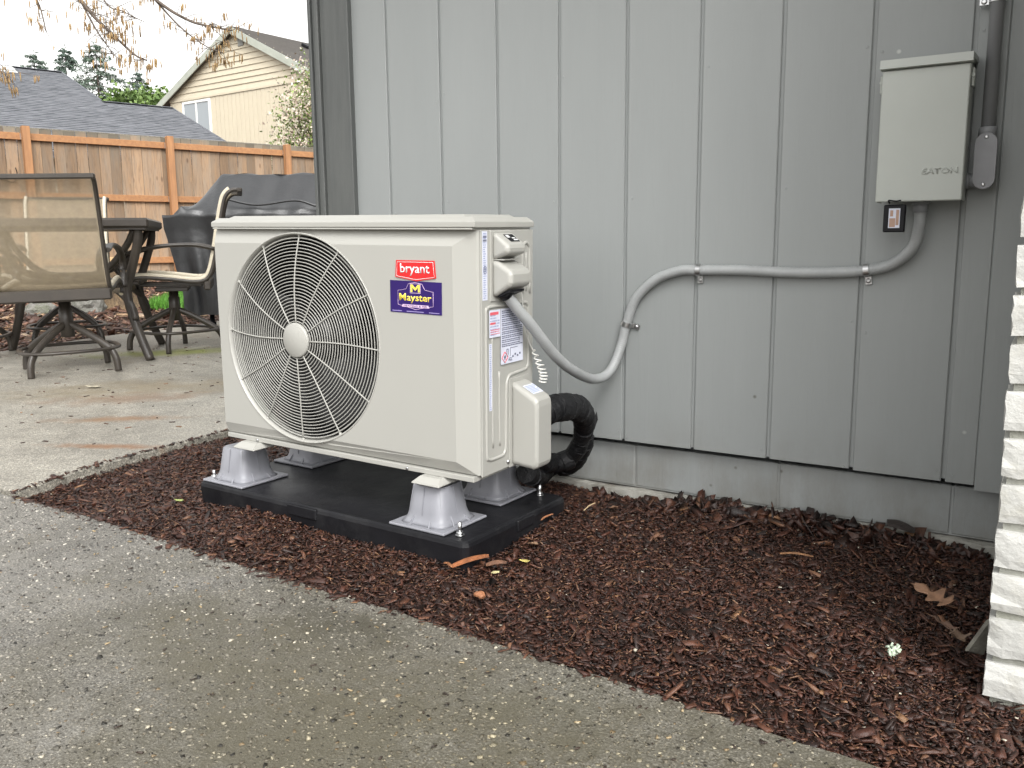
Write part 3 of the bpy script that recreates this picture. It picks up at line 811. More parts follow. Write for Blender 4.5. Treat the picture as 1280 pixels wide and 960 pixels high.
# side wall round the corner, far walls, soffit and roof: the rest of the house
mb = MB()
for k in range(36):
    y0 = 0.025 + k * GSP
    mb.box(-0.297, -0.289, y0 + 0.0045, y0 + GSP - 0.0045, 0.0, 2.72)
mb.box(-0.288, -0.2, 0.023, 7.3, -0.25, 2.72)
kind(mb.build("side_wall", SIDING, house), "stuff")
mb = MB(); mb.box(2.46, 7.5, 0.0, 0.2, -0.25, 2.72); mb.box(7.4, 7.6, 0.2, 7.3, -0.25, 2.72); mb.box(-0.2, 7.4, 7.1, 7.29, -0.25, 2.72); mb.build("rear_wall", SIDING, house)
mb = MB(); mb.box(-0.75, 8.0, -1.15, 7.8, 2.722, 2.75); mb.build("soffit", SIDING, house)  # unseen eave, its overhang deepened to shade the wall
mb = MB(); mb.box(-0.78, 8.03, -1.18, -1.152, 2.68, 2.86, 0.004); mb.box(-0.78, -0.752, -1.15, 7.8, 2.68, 2.86, 0.004); mb.build("fascia", TRIM, house)
mb = MB(); mb.prism([(-0.70, 2.865), (8.0 - 0.05, 2.865), (3.6, 4.6)], -1.21, 7.85, 'y'); mb.build("roof", SHINGLE, house)

# ------------------------------------------------------------------ white brick wing at the right
wing = empty("brick_wall", Matrix.Translation((1.770, -0.70, -0.17)) @ Matrix.Rotation(math.radians(-0.42), 4, "Y"))
kind(wing, "thing"); tag(wing, "white painted brick wing wall at the right edge of the photo", "brick wall")
def brick_mesh(Lx, Ly, h, seed):
    import bmesh
    rr = random.Random(seed)
    bm = bmesh.new()
    bmesh.ops.create_cube(bm, size=1.0)
    bmesh.ops.subdivide_edges(bm, edges=bm.edges[:], cuts=3, use_grid_fill=True)
    for v in bm.verts:
        v.co.x *= Lx; v.co.y *= Ly; v.co.z *= h
        ed = sum(abs(abs(c) - s / 2) < 1e-5 for c, s in zip(v.co, (Lx, Ly, h)))
        j = 0.0006 if ed <= 1 else 0.0014
        v.co.x += rr.uniform(-j, j); v.co.y += rr.uniform(-j, j); v.co.z += rr.uniform(-j, j) * 0.8
        if ed >= 2:
            k = 0.0035
            for ax, s in zip(range(3), (Lx, Ly, h)):
                if abs(abs(v.co[ax]) - s / 2) < 0.005: v.co[ax] -= math.copysign(k * rr.uniform(0.2, 1), v.co[ax])
    me = bpy.data.meshes.new("brick"); bm.to_mesh(me); bm.free()
    me.materials.append(BRICK)
    return me
H = 0.0625; CH = 0.0722
stretch = [brick_mesh(0.193, 0.092, H, s) for s in range(6)]
headm = [brick_mesh(0.092, 0.193, H, s + 20) for s in range(5)]
half = [brick_mesh(0.092, 0.092, H, s + 40) for s in range(3)]
for c in range(39):
    z = 0.035 + c * CH
    if c % 2 == 0:
        xs = [(0.0965 + 0.203 * k, 0.0, stretch) for k in range(3)]
        side = [(0.046, 0.20 + 0.203 * k, headm) for k in range(2)]
    else:
        xs = [(0.046, 0.05, headm)] + [(0.198 + 0.203 * k, 0.0, stretch) for k in range(2)] + [(0.552, 0.0, half)]
        side = [(0.046, 0.253 + 0.203 * k, headm) for k in range(2)]
    if c % 2 == 0: side.append((0.046, 0.60, half))
    for (x, y, ms) in xs + side:
        j = (random.uniform(-0.0013, 0.0013), random.uniform(-0.002, 0.0015))
        inst("brick", random.choice(ms), wing, Matrix.Translation((x + j[0], y + 0.046 + j[1], z)) @ Matrix.Rotation(random.uniform(-0.012, 0.012), 4, 'Z') @ Matrix.Rotation(random.uniform(-0.006, 0.006), 4, 'Y'))
mb = MB(); mb.box(0.0095, 0.60, 0.0115, 0.69, -0.05, 2.86); mb.build("mortar", mat("grimy painted mortar", (0.40, 0.40, 0.36), (0.22, 0.22, 0.18), 14, 0.9, 0.8, 70), wing)

# ------------------------------------------------------------------ disconnect box on the wall
bx = empty("disconnect_box", loc=(1.461, 0, 0.633))
tag(bx, "grey metal electrical disconnect box with raised lettering on the wall", "electrical box")
mb = MB(); mb.box(0.004, 0.166, -0.088, -0.001, 0.004, 0.288, 0.002); mb.build("box_body", BOX, bx)
mb = MB(); mb.box(0.0, 0.170, -0.100, -0.0885, 0.0, 0.276, 0.002); mb.box(0.0, 0.0015, -0.0885, -0.03, 0.0, 0.276); mb.box(0.1685, 0.17, -0.0885, -0.03, 0.0, 0.276)
mb.build("box_cover", BOX, bx)
mb = MB(); mb.prism([(-0.110, 0.279), (-0.108, 0.297), (-0.001, 0.303), (-0.001, 0.290), (-0.089, 0.289), (-0.089, 0.277)], -0.004, 0.174, 'x'); mb.build("rain_hood", BOX, bx)
for x in (-0.007, 0.1705):
    mb = MB(); mb.box(x, x + 0.0055, -0.080, -0.055, 0.232, 0.270, 0.002); mb.lathe([(0.004, -0.0865), (0.004, -0.0805)], 8, Matrix.Rotation(math.pi / 2, 4, 'X') @ Matrix.Translation((x + 0.003, 0.255, 0.0)) @ Matrix.Translation((0, 0, 0.163)))
    mb.build("hinge_ear", BOX, bx)
M = frame((0.0905, -0.1002, 0.056), (1, 0, 0), (0, 0, 1), (0, -1, 0))
lettering("raised_lettering", "EATON", BOX, bx, M, 0.069, 0.0125, 0.0012, 0.02)
mb = MB(); mb.tube(cr([(0.028, -0.09, -0.002), (0.030, -0.112, 0.003), (0.045, -0.114, 0.001), (0.052, -0.1, 0.003)], 5), 0.0016, 6); mb.build("seal_wire", INKBLACK, bx)
tg = empty("lockout_tag", loc=(1.480, -0.092, 0.628))
tag(tg, "small black framed tag hanging under the grey disconnect box", "tag")
mb = MB(); mb.box(0.0, 0.044, -0.010, 0.004, -0.060, -0.001, 0.002); mb.build("tag_frame", INKBLACK, tg)
mb = MB(); mb.box(0.011, 0.034, -0.0115, -0.0102, -0.051, -0.009); mb.build("tag_card", LABELW, tg)
mb = MB(); mb.box(0.013, 0.025, -0.0119, -0.0116, -0.049, -0.030); mb.box(0.026, 0.032, -0.0119, -0.0116, -0.045, -0.012); mb.box(0.014, 0.02, -0.0119, -0.0116, -0.026, -0.013); mb.build("tag_print", COPPER, tg)

# rigid conduit with its fitting, right of the box
pv = empty("rigid_conduit", loc=(1.665, -0.030, 0.77))
tag(pv, "grey rigid conduit pipe dropping to a fitting beside the disconnect box", "pipe")
mb = MB(); mb.tube([(0, 0, 0.004), (0, 0, 1.945)], 0.0134, 16); mb.build("pipe", PVC, pv)
mb = MB()
st = [(0.021 * math.cos(a) * 1.0, 0.0) for a in (0,)]
def stadium(w, z0, z1, n=10):
    r = w / 2
    return [(r * math.cos(a), z1 - r + r * math.sin(a)) for a in np.linspace(0, math.pi, n)] + [(r * math.cos(a), z0 + r + r * math.sin(a)) for a in np.linspace(math.pi, 2 * math.pi, n)]
mb.prism(stadium(0.040, -0.112, 0.004), -0.014, 0.022, 'y', 0.002)
mb.lathe([(0.0175, -0.004), (0.0175, 0.014), (0.0145, 0.016)], 16); mb.build("conduit_body", PVC, pv)
mb = MB(); mb.prism(stadium(0.043, -0.114, 0.003), -0.0185, -0.0145, 'y', 0.001); mb.build("cover_plate", FITTING, pv)
for z in (-0.006, -0.104):
    mb = MB(); mb.lathe([(0.004, 0.0), (0.0035, 0.0015), (0.002, 0.002)], 10, Matrix.Translation((0, -0.0187, z)) @ Matrix.Rotation(math.pi / 2, 4, 'X')); mb.build("cover_screw", ZINC, pv)
mb = MB(); mb.tube([(-0.034, 0.002, -0.094), (-0.012, 0.002, -0.094)], 0.0145, 14); mb.tube([(-0.034, 0.002, -0.094), (-0.028, 0.002, -0.094)], 0.0165, 14); mb.build("nipple", PVC, pv)
def strap(label, c, ang, r, group="conduit straps on the siding"):
    """one-hole strap: saddle over the conduit and a tab with a screw; ang turns the conduit direction from +X"""
    e = empty("conduit_strap", Matrix.Translation(c) @ Matrix.Rotation(ang, 4, 'Y'))
    tag(e, label, "strap", group)
    mb = MB()
    arc = [(r * math.cos(a), -r * math.sin(a)) for a in np.linspace(0, math.pi, 12)]   # (z, y)
    out = [(z * 1.12, y * 1.12) for z, y in arc]
    vs = []; fs = []
    for x in (-0.006, 0.006):
        vs += [(x, y, z) for z, y in arc] + [(x, y, z) for z, y in out]
    n = 12
    for k in range(n - 1):
        fs += [(n + k, n + k + 1, 3 * n + k + 1, 3 * n + k), (k, k + 1, n + k + 1, n + k), (2 * n + k, 3 * n + k, 3 * n + k + 1, 2 * n + k + 1), (k, 2 * n + k, 2 * n + k + 1, k + 1)]
    mb.add(vs, fs)
    mb.box(-0.0075, 0.0075, 0.010, 0.0135, -r - 0.020, -r + 0.001, 0.001)
    mb.box(-0.006, 0.006, 0.0, 0.0125, -r * 1.13, -r * 1.0, 0.0005)
    mb.build("saddle", ZINC, e)
    mb = MB(); mb.lathe([(0.0062, 0.0), (0.0055, 0.002), (0.003, 0.0032)], 10, Matrix.Translation((0, 0.0098, -r - 0.011)) @ Matrix.Rotation(math.pi / 2, 4, 'X')); mb.build("screw", ZINC, e)
    return e

# flexible conduit from the heat pump to the box
CP = [(0.774, -0.556, 0.452), (0.7775, -0.545, 0.440), (0.781, -0.534, 0.428), (0.789, -0.508, 0.400), (0.797, -0.481, 0.374), (0.804, -0.441, 0.336), (0.806, -0.388, 0.294), (0.806, -0.329, 0.258), (0.803, -0.275, 0.234), (0.792, -0.20, 0.209), (0.787, -0.13, 0.191), (0.795, -0.08, 0.193),
      (0.804, -0.045, 0.218), (0.816, -0.020, 0.276), (0.829, -0.0165, 0.333), (0.855, -0.0165, 0.399), (0.911, -0.0165, 0.4515), (0.978, -0.0165, 0.4755), (1.030, -0.0165, 0.4775),
      (1.148, -0.0165, 0.4785), (1.257, -0.0165, 0.4745), (1.360, -0.0165, 0.4755), (1.437, -0.0165, 0.4815), (1.492, -0.020, 0.497), (1.533, -0.030, 0.533), (1.5455, -0.040, 0.580), (1.5465, -0.045, 0.618), (1.5465, -0.045, 0.640)]
fc = empty("flexible_conduit", loc=CP[14])
tag(fc, "grey flexible electrical conduit looping from heat pump across the wall to the box", "conduit")
o9 = Vector(CP[14])
path = [p - o9 for p in cr(CP, 32)]
rad = [0.0128 + 0.00045 * math.sin(i * 2.1) for i in range(len(path))]
mb = MB(); mb.tube(path, rad, 14); mb.build("tubing", CONDUIT, fc)
mb = MB(); a, b = Vector(CP[0]) - o9, Vector(CP[3]) - o9
d = (b - a).normalized()
mb.tube([a - d * 0.008, a + d * 0.008], 0.0195, 8); mb.tube([a + d * 0.008, a + d * 0.022], 0.0160, 14); mb.build("end_connector", INKBLACK, fc)
mb = MB(); e_ = Vector(CP[-1]) - o9
mb.tube([e_ + Vector((0, 0, -0.03)), e_ + Vector((0, 0, -0.007))], 0.0155, 12); mb.tube([e_ + Vector((0, 0, -0.012)), e_ + Vector((0, 0, -0.0065))], 0.019, 6); mb.build("box_connector", PVC, fc)
strap("steel strap on the steep rise of the flexible conduit", (0.8285, -0.0165, 0.330), math.radians(-73), 0.0140)
strap("steel strap at the bend top where the conduit levels out", (1.0300, -0.0165, 0.4775), 0.0, 0.0140)
strap("steel strap on conduit just left below the disconnect box", (1.4365, -0.0165, 0.4815), math.radians(-8), 0.0140)
e = strap("steel strap holding the rigid pipe at the top of the photo", (1.6650, -0.030, 1.042), math.radians(90), 0.0148)

# ------------------------------------------------------------------ heat pump
UM = frame((0.753, -0.633, 0.029), (0.9999, -0.006, -0.016), (0.006, 0.9999, 0.010), (0.0159, -0.0101, 0.9998))
hp = empty("heat_pump", UM)
tag(hp, "ivory outdoor heat pump unit with round fan grille on a black pad", "heat pump")
FX, FZ = -0.539, 0.2800       # fan centre on the front panel
W_, H_, D_ = 0.839, 0.555, 0.236
# cabinet with a front panel whose edges fall back in facets
mb = MB()
inn = [(-0.837, 0.0, 0.034), (-0.057, 0.0, 0.034), (-0.062, 0.0, 0.517), (-0.838, 0.0, 0.517)]
rim = [(-0.839, 0.010, 0.006), (-0.008, 0.016, 0.006), (-0.008, 0.016, 0.552), (-0.840, 0.012, 0.552)]
bk = [(-0.839, D_, 0.006), (-0.003, D_, 0.006), (-0.003, D_, 0.552), (-0.840, D_, 0.552)]
mid = [(-0.839, 0.022, 0.006), (-0.003, 0.022, 0.006), (-0.003, 0.022, 0.552), (-0.840, 0.022, 0.552)]
vs = inn + rim + mid + bk
fs = [(0, 1, 2, 3)] + [(a * 4 + k, a * 4 + (k + 1) % 4, (a + 1) * 4 + (k + 1) % 4, (a + 1) * 4 + k) for a in range(3) for k in range(4)] + [(12, 15, 14, 13)]
mb.add(vs, fs)
cab = mb.build("cabinet", UNIT)
cut = MB(); cut.lathe([(0.2615, -0.08), (0.2615, 0.20)], 96, Matrix.Translation((FX, 0, FZ)) @ Matrix.Rotation(-math.pi / 2, 4, 'X'), smooth=False)
cuto = cut.build("cutter", UNIT)
bo = cab.modifiers.new("fan opening", 'BOOLEAN'); bo.operation = 'DIFFERENCE'; bo.object = cuto; bo.solver = 'EXACT'
dg = bpy.context.evaluated_depsgraph_get()
me = bpy.data.meshes.new_from_object(cab.evaluated_get(dg))
cab.modifiers.clear(); cab.data = me
bpy.data.objects.remove(cuto)
cab.parent = hp
FM = Matrix.Translation((FX, 0, FZ)) @ Matrix.Rotation(math.pi / 2, 4, 'X')      # local z points out of the front (-y)
mb = MB()
mb.lathe([(0.2562, -0.030), (0.2568, -0.016), (0.2592, -0.0060), (0.2612, 0.0004), (0.2628, 0.0016), (0.2648, 0.0010), (0.2655, -0.005)], 128, FM, caps=False)
mb.build("fan_rim", UNIT, hp)
mb = MB(); mb.lathe([(0.2610, -0.014), (0.2585, -0.018), (0.2558, -0.04), (0.2558, -0.19), (0.02, -0.192)], 96, FM, caps=False); mb.build("fan_housing", BLACK, hp)
# fan
mb = MB()
mb.lathe([(0.058, -0.10), (0.056, -0.055), (0.03, -0.045)], 32, FM)
for b in range(3):
    vs = []; nr, nt_ = 9, 12
    for i in range(nr):
        r = 0.05 + 0.195 * i / (nr - 1)
        for j in range(nt_):
            sw = math.radians(95) * (j / (nt_ - 1)) + b * 2 * math.pi / 3 + 0.7 * (i / (nr - 1)) ** 1.5
            z = -0.055 - 0.085 * (j / (nt_ - 1)) + 0.012 * math.sin(math.pi * j / (nt_ - 1))
            vs.append(FM @ Vector((r * math.cos(sw), r * math.sin(sw), z)))
    fs = [(i * nt_ + j, i * nt_ + j + 1, (i + 1) * nt_ + j + 1, (i + 1) * nt_ + j) for i in range(nr - 1) for j in range(nt_ - 1)]
    mb.add(vs, fs, True)
fan = mb.build("fan", DARKGREY, hp)
so = fan.modifiers.new("thickness", 'SOLIDIFY'); so.thickness = 0.004
# guard: rings, spokes and hub cap
guard = empty("fan_grille", FM); guard.parent = hp; guard.matrix_local = FM
def gz_(r): return 0.0085 - 0.0165 * (r / 0.255) ** 3
NR = 26
for k in range(NR):
    r = 0.047 + (0.2515 - 0.047) * k / (NR - 1)
    mb = MB(); mb.tube([(r * math.cos(a), r * math.sin(a), gz_(r)) for a in np.linspace(0, 2 * math.pi, 97)[:-1]], 0.00125 if k < NR - 1 else 0.0019, 6, closed=True)
    mb.build("grille_ring", UNIT, guard)
mb = MB(); mb.tube([(0.040 + 0.219 * t, 0.006 * math.sin(math.pi * t), gz_(0.04 + 0.219 * t) + 0.0018) for t in np.linspace(0, 1, 14)], 0.0018, 6)
mb.lathe([(0.0045, -0.010), (0.004, -0.0045), (0.002, -0.0035)], 10, Matrix.Translation((0.2590, 0, 0)))
spoke = mb.mesh("grille_spoke", UNIT)
for k in range(12):
    inst("grille_spoke", spoke, guard, Matrix.Rotation(math.radians(88 + 30 * k), 4, 'Z'))
mb = MB(); mb.lathe([(0.0435, 0.006), (0.0435, 0.014), (0.0405, 0.0165), (0.0, 0.0168)], 48); mb.build("hub_cap", UNIT, guard)
# lid
mb = MB()
def lidring(x0, x1, y0, y1, z): return [(x0, y0, z), (x1, y0, z), (x1, y1, z), (x0, y1, z)]
rings = [lidring(-0.838, 0.000, -0.001, 0.238, 0.5565), lidring(-0.842, 0.0012, -0.004, 0.239, 0.5580), lidring(-0.842, 0.0012, -0.004, 0.239, 0.5690),
         lidring(-0.840, -0.001, -0.002, 0.237, 0.5715), lidring(-0.828, -0.012, 0.011, 0.229, 0.5800), lidring(-0.800, -0.040, 0.020, 0.220, 0.5802), lidring(-0.790, -0.050, 0.030, 0.212, 0.5855)]
vs = [p for r in rings for p in r]
fs = [(a * 4 + k, a * 4 + (k + 1) % 4, a * 4 + 4 + (k + 1) % 4, a * 4 + 4 + k) for a in range(len(rings) - 1) for k in range(4)] + [(3, 2, 1, 0), tuple(24 + k for k in range(4))]
mb.add(vs, fs); lid = mb.build("lid", UNIT, hp); bevel_mod(lid, 0.0014, 2)
mb = MB(); mb.box(-0.838, -0.006, -0.0035, 0.234, 0.5522, 0.5560, 0.001); mb.build("lid_seam", UNIT, hp)
# base flange with its screws
mb = MB(); mb.box(-0.836, -0.012, 0.004, 0.230, -0.0085, 0.0035, 0.001); mb.build("base_flange", UNIT, hp)
for x in (-0.717, -0.204):
    mb = MB(); mb.lathe([(0.0042, 0), (0.0038, 0.0025), (0.002, 0.003)], 8, Matrix.Translation((x, 0.0038, -0.003)) @ Matrix.Rotation(math.pi / 2, 4, 'X')); mb.build("screw", ZINC, hp)
# right side panel
mb = MB(); mb.box(-0.0028, 0.0012, 0.0195, 0.2345, 0.002, 0.551, 0.0008)
mb.build("side_panel", UNIT, hp)
def bead(pts, r, closed=True, name="pressed_bead"):
    mb = MB(); p3 = cr([(0.0008, y, z) for y, z in pts], 6, closed); mb.tube(p3, r, 8, closed=closed, sx=1, sy=1); return mb.build(name, UNIT, hp)
bead([(0.037, 0.055), (0.0365, 0.20), (0.036, 0.365), (0.040, 0.379), (0.052, 0.384), (0.12, 0.384), (0.195, 0.384), (0.208, 0.379), (0.213, 0.366), (0.213, 0.30), (0.213, 0.243), (0.208, 0.230),
      (0.196, 0.225), (0.150, 0.222), (0.130, 0.219), (0.121, 0.207), (0.118, 0.19), (0.116, 0.12), (0.114, 0.055), (0.109, 0.041), (0.098, 0.036), (0.055, 0.036), (0.042, 0.041)], 0.0042)
bead([(0.062, 0.062), (0.061, 0.18), (0.060, 0.33)], 0.0028, False)
bead([(0.090, 0.062), (0.089, 0.14), (0.088, 0.235)], 0.0028, False)
bead([(0.188, 0.405), (0.188, 0.50), (0.192, 0.516), (0.203, 0.522), (0.214, 0.516), (0.219, 0.50), (0.219, 0.405)], 0.0042, False)
bead([(0.204, 0.41), (0.204, 0.50)], 0.0028, False)
# wiring cover: plate, upper hood, lower hood
mb = MB(); mb.box(0.0005, 0.0042, 0.052, 0.152, 0.396, 0.5495, 0.001); wc = mb.build("wiring_cover", UNIT, hp)
mb = MB(); mb.prism([(0.003, 0.545), (0.010, 0.545), (0.044, 0.521), (0.047, 0.513), (0.046, 0.503), (0.040, 0.499), (0.012, 0.489), (0.003, 0.488)], 0.058, 0.134, 'y', 0.006); o = mb.build("hood", UNIT, wc); bevel_mod(o, 0.003)
mb = MB(); mb.prism([(0.003, 0.486), (0.016, 0.484), (0.050, 0.466), (0.055, 0.456), (0.055, 0.437), (0.050, 0.430), (0.012, 0.408), (0.003, 0.406)], 0.057, 0.142, 'y', 0.006); o = mb.build("hood", UNIT, wc); bevel_mod(o, 0.004)
mb = MB(); mb.box(0.004, 0.03, 0.064, 0.128, 0.4862, 0.489); mb.build("hood_recess", UNIT, wc)
mb = MB(); mb.prism([(0.008, 0.4085), (0.040, 0.4215), (0.040, 0.4265), (0.008, 0.4135)], 0.066, 0.130, "y", 0.002, Matrix.Translation((0.0035, 0, -0.004))); mb.build("knockout", INKBLACK, wc)
sn, cs_ = math.sin(math.atan2(0.024, 0.034)), math.cos(math.atan2(0.024, 0.034))
HM = frame((0.0125, 0.084, 0.5437), (0, 1, 0), (-cs_, 0, sn), (sn, 0, cs_))
HM = HM @ Matrix.Translation((0, -0.030, 0))
mb = MB(); mb.box(0.0, 0.036, 0.0, 0.026, 0.0002, 0.0007); st1 = inst("black_sticker", mb.mesh("black_sticker", INKBLACK), hp, HM)
mb = MB(); mb.box(0.003, 0.014, 0.014, 0.023, 0.0008, 0.0011); mb.box(0.018, 0.033, 0.004, 0.008, 0.0008, 0.0011); mb.box(0.018, 0.030, 0.011, 0.014, 0.0008, 0.0011); inst("sticker_print", mb.mesh("sticker_print", WHITE), st1, Matrix.Identity(4))
# service valve cover
mb = MB()
vc = [(0.0015, 0.203), (0.010, 0.201), (0.066, 0.172), (0.072, 0.164), (0.074, 0.150), (0.074, 0.016), (0.070, 0.004), (0.060, -0.001), (0.0015, 0.004)]
mb.prism(vc, 0.137, 0.206, 'y', 0.007)
o = mb.build("valve_cover", UNIT, hp); bevel_mod(o, 0.0045, 3)
mb = MB(); mb.box(0.0012, 0.0035, 0.128, 0.214, 0.0, 0.212, 0.001); mb.build("valve_cover_flange", UNIT, hp)
sn, cs_ = math.sin(math.atan2(0.029, 0.056)), math.cos(math.atan2(0.029, 0.056))
VM = frame((0.0555, 0.150, 0.1778), (0, 1, 0), (-cs_, 0, sn), (sn, 0, cs_))
mb = MB(); mb.box(0.0, 0.044, 0.0, 0.034, 0.0004, 0.0008); vl = inst("valve_label", mb.mesh("valve_label", LABELW), hp, VM)
mb = MB()
for k in range(6): mb.box(0.003, 0.041 if k % 3 else 0.034, 0.004 + k * 0.0047, 0.0066 + k * 0.0047, 0.0009, 0.0012)
inst("label_print", mb.mesh("label_print", mat("pale blue ink", (0.33, 0.38, 0.62), None, 300, 0.5)), vl, Matrix.Identity(4))
mb = MB(); mb.lathe([(0.0055, 0), (0.005, 0.003), (0.002, 0.0045)], 10, Matrix.Translation((0.0012, 0.1235, 0.0155)) @ Matrix.Rotation(math.pi / 2, 4, 'Y')); mb.box(0.0052, 0.0065, 0.1225, 0.1245, 0.011, 0.020); mb.build("screw", ZINC, hp)
# labels on the side panel: print is laid out as rows of small marks
def label(name, y0, y1, z0, z1, rows, lm, ink, x=0.0013, rw=0.6, seed=1, margin=0.003, cols=1, wordy=True):
    mb = MB(); mb.box(x, x + 0.0006, y0, y1, z0, z1); l = mb.build(name, lm, hp)
    rr = random.Random(seed); mb = MB()
    for c in range(cols):
        ya = y0 + margin + (y1 - y0 - 2 * margin) * c / cols; yb = y0 + margin + (y1 - y0 - 2 * margin) * (c + 1) / cols - 0.0012
        for k in range(rows):
            zc = z1 - margin - (z1 - z0 - 2 * margin) * (k + 0.5) / rows
            h = (z1 - z0 - 2 * margin) / rows * rw / 2
            y = ya
            end = yb - (yb - ya) * rr.choice((0, 0, 0.1, 0.35))
            while y < end - 0.001:
                w = min(rr.uniform(0.003, 0.011), end - y)
                mb.box(x + 0.0007, x + 0.0009, y, y + w, zc - h, zc + h)
                y += w + rr.uniform(0.001, 0.0022)
    if mb.v: mb.build("label_print", ink, l)
    return l
PALEINK = mat("grey blue ink", (0.36, 0.40, 0.58), None, 300, 0.5)
l = label("rating_label", 0.0235, 0.0425, 0.400, 0.549, 30, LABELW, PALEINK, 0.0013, 0.55, 3)
mb = MB()
for z in (0.535, 0.527):
    for k in range(4): mb.box(0.0022, 0.0025, 0.026 + 0.0035 * k, 0.0286 + 0.0035 * k, z, z + 0.0045)
ring_ = [(0.0024, 0.033 + 0.0062 * math.cos(a), 0.466 + 0.0085 * math.sin(a)) for a in np.linspace(0, 2 * math.pi, 21)[:-1]]
mb.tube(ring_, 0.0007, 5, closed=True); mb.box(0.0022, 0.0025, 0.0305, 0.0322, 0.461, 0.471); mb.box(0.0022, 0.0025, 0.0338, 0.0355, 0.461, 0.471)
mb.build("label_marks", INK, l)
l = label("warning_label", 0.0445, 0.0885, 0.316, 0.377, 9, LABELW, PALEINK, 0.0045, 0.5, 5)
mb = MB(); mb.box(0.0054, 0.0057, 0.047, 0.080, 0.366, 0.3725); mb.box(0.0054, 0.0057, 0.047, 0.068, 0.345, 0.3495); mb.box(0.0054, 0.0057, 0.048, 0.086, 0.332, 0.3335); mb.box(0.0054, 0.0057, 0.048, 0.084, 0.328, 0.3292); mb.box(0.0054, 0.0057, 0.048, 0.086, 0.323, 0.3243); mb.build("red_print", LABELR, l)
l = label("instruction_label", 0.0905, 0.184, 0.250, 0.377, 1, LABELW, LABELW, 0.0045, 0.0, 6)
rr = random.Random(9); mb = MB()
for k in range(9):
    zc = 0.372 - 0.0095 * k
    for s in range(2):
        y = 0.094; end = 0.181 - rr.choice((0, 0, 0.01))
        while y < end:
            w = rr.uniform(0.003, 0.010); mb.box(0.0054, 0.0057, y, min(y + w, end), zc - 0.0018 - s * 0.0042, zc + 0.0006 - s * 0.0042); y += w + 0.0014
mb.build("label_print", INK, l)
mb = MB()
cy_, cz_ = 0.106, 0.2655
sq = [(0.0056, cy_ + 0.0125 * math.cos(a), cz_ + 0.0125 * math.sin(a)) for a in (0, math.pi / 2, math.pi, 1.5 * math.pi)]
for k in range(4): mb.tube([sq[k], sq[(k + 1) % 4]], 0.0009, 6)
mb.build("hazard_diamond", LABELR, l)
mb = MB()
fl = [(cy_ - 0.003, cz_ - 0.003), (cy_ + 0.003, cz_ - 0.003), (cy_ + 0.0042, cz_ + 0.001), (cy_ + 0.0012, cz_ + 0.0062), (cy_ - 0.0005, cz_ + 0.003), (cy_ - 0.0036, cz_ + 0.0022)]
mb.prism(fl, 0.0054, 0.0058, 'x'); mb.box(0.0054, 0.0058, cy_ - 0.004, cy_ + 0.004, cz_ - 0.0055, cz_ - 0.0045)
mb.box(0.0054, 0.0057, 0.113, 0.121, 0.282, 0.284); mb.box(0.0054, 0.0057, 0.113, 0.115, 0.270, 0.282); mb.box(0.0054, 0.0057, 0.119, 0.121, 0.270, 0.282); mb.box(0.0054, 0.0057, 0.128, 0.160, 0.284, 0.2855); mb.box(0.0054, 0.0057, 0.128, 0.1295, 0.266, 0.284)
for k in range(4): mb.box(0.0054, 0.0057, 0.137 + 0.01 * k, 0.143 + 0.01 * k, 0.262 + 0.004 * (k % 2), 0.2665 + 0.004 * (k % 2))
mb.build("label_marks", INK, l)
lettering("label_lettering", "A2L", INK, l, frame((0.0055, 0.121, 0.2555), (0, 1, 0), (0, 0, 1), (1, 0, 0)), 0.016, 0.008, 0.0003, 0.01)
label("strip_label", 0.047, 0.0575, 0.150, 0.302, 34, LABELW, PALEINK, 0.0018, 0.5, 8, 0.0015)
# spiral cord hanging from the wiring cover
mb = MB()
cord = [Vector((0.035, 0.130, 0.412)), Vector((0.020, 0.165, 0.355)), Vector((0.014, 0.196, 0.295)), Vector((0.016, 0.212, 0.270))]
sp = cr(cord, 8)
tl = cr([(0.016, 0.212, 0.272), (0.024, 0.222, 0.245), (0.030, 0.230, 0.222), (0.034, 0.232, 0.205), (0.033, 0.226, 0.190)], 30)
for i, p in enumerate(tl[1:]):
    a = i / len(tl) * 2 * math.pi * 8.5
    t = i / len(tl)
    rad = 0.004 + 0.0045 * min(1, 3 * t)
    sp.append(p + Vector((math.cos(a) * rad, math.sin(a) * rad * 1.2, 0)))
mb.tube(sp, 0.0017, 7); mb.build("spiral_cord", WHITEPL, hp)
# red maker's badge
BM = frame((-0.2205, -0.0004, 0.4384), (1, 0, 0), (0, 0, 1), (0, -1, 0))
def flat(name, poly, t, m, parent, M=None, z=0.0):
    mb = MB(); mb.prism(poly, z, z + t, 'z'); return inst(name, mb.mesh(name, m), parent, M if M is not None else Matrix.Identity(4))
bp = [(0.0, 0.0085), (0.060, 0.0), (0.115, 0.008), (0.1115, 0.0465), (0.003, 0.046)]
badge = flat("red_badge", bp, 0.002, RED, hp, BM)
def inset(poly, d):
    cx = sum(p[0] for p in poly) / len(poly); cy = sum(p[1] for p in poly) / len(poly)
    return [(cx + (p[0] - cx) * (1 - d / 0.055), cy + (p[1] - cy) * (1 - d / 0.022)) for p in poly]
mb = MB(); mb.tube([(p[0], p[1], 0.0021) for p in inset(bp, 0.0035)], 0.0006, 5, closed=True); inst("badge_border", mb.mesh("badge_border", WHITE), badge, Matrix.Identity(4))
lettering("badge_lettering", "bryant", WHITE, badge, Matrix.Translation((0.0145, 0.0115, 0.0021)), 0.083, 0.0275, 0.0004, 0.008)
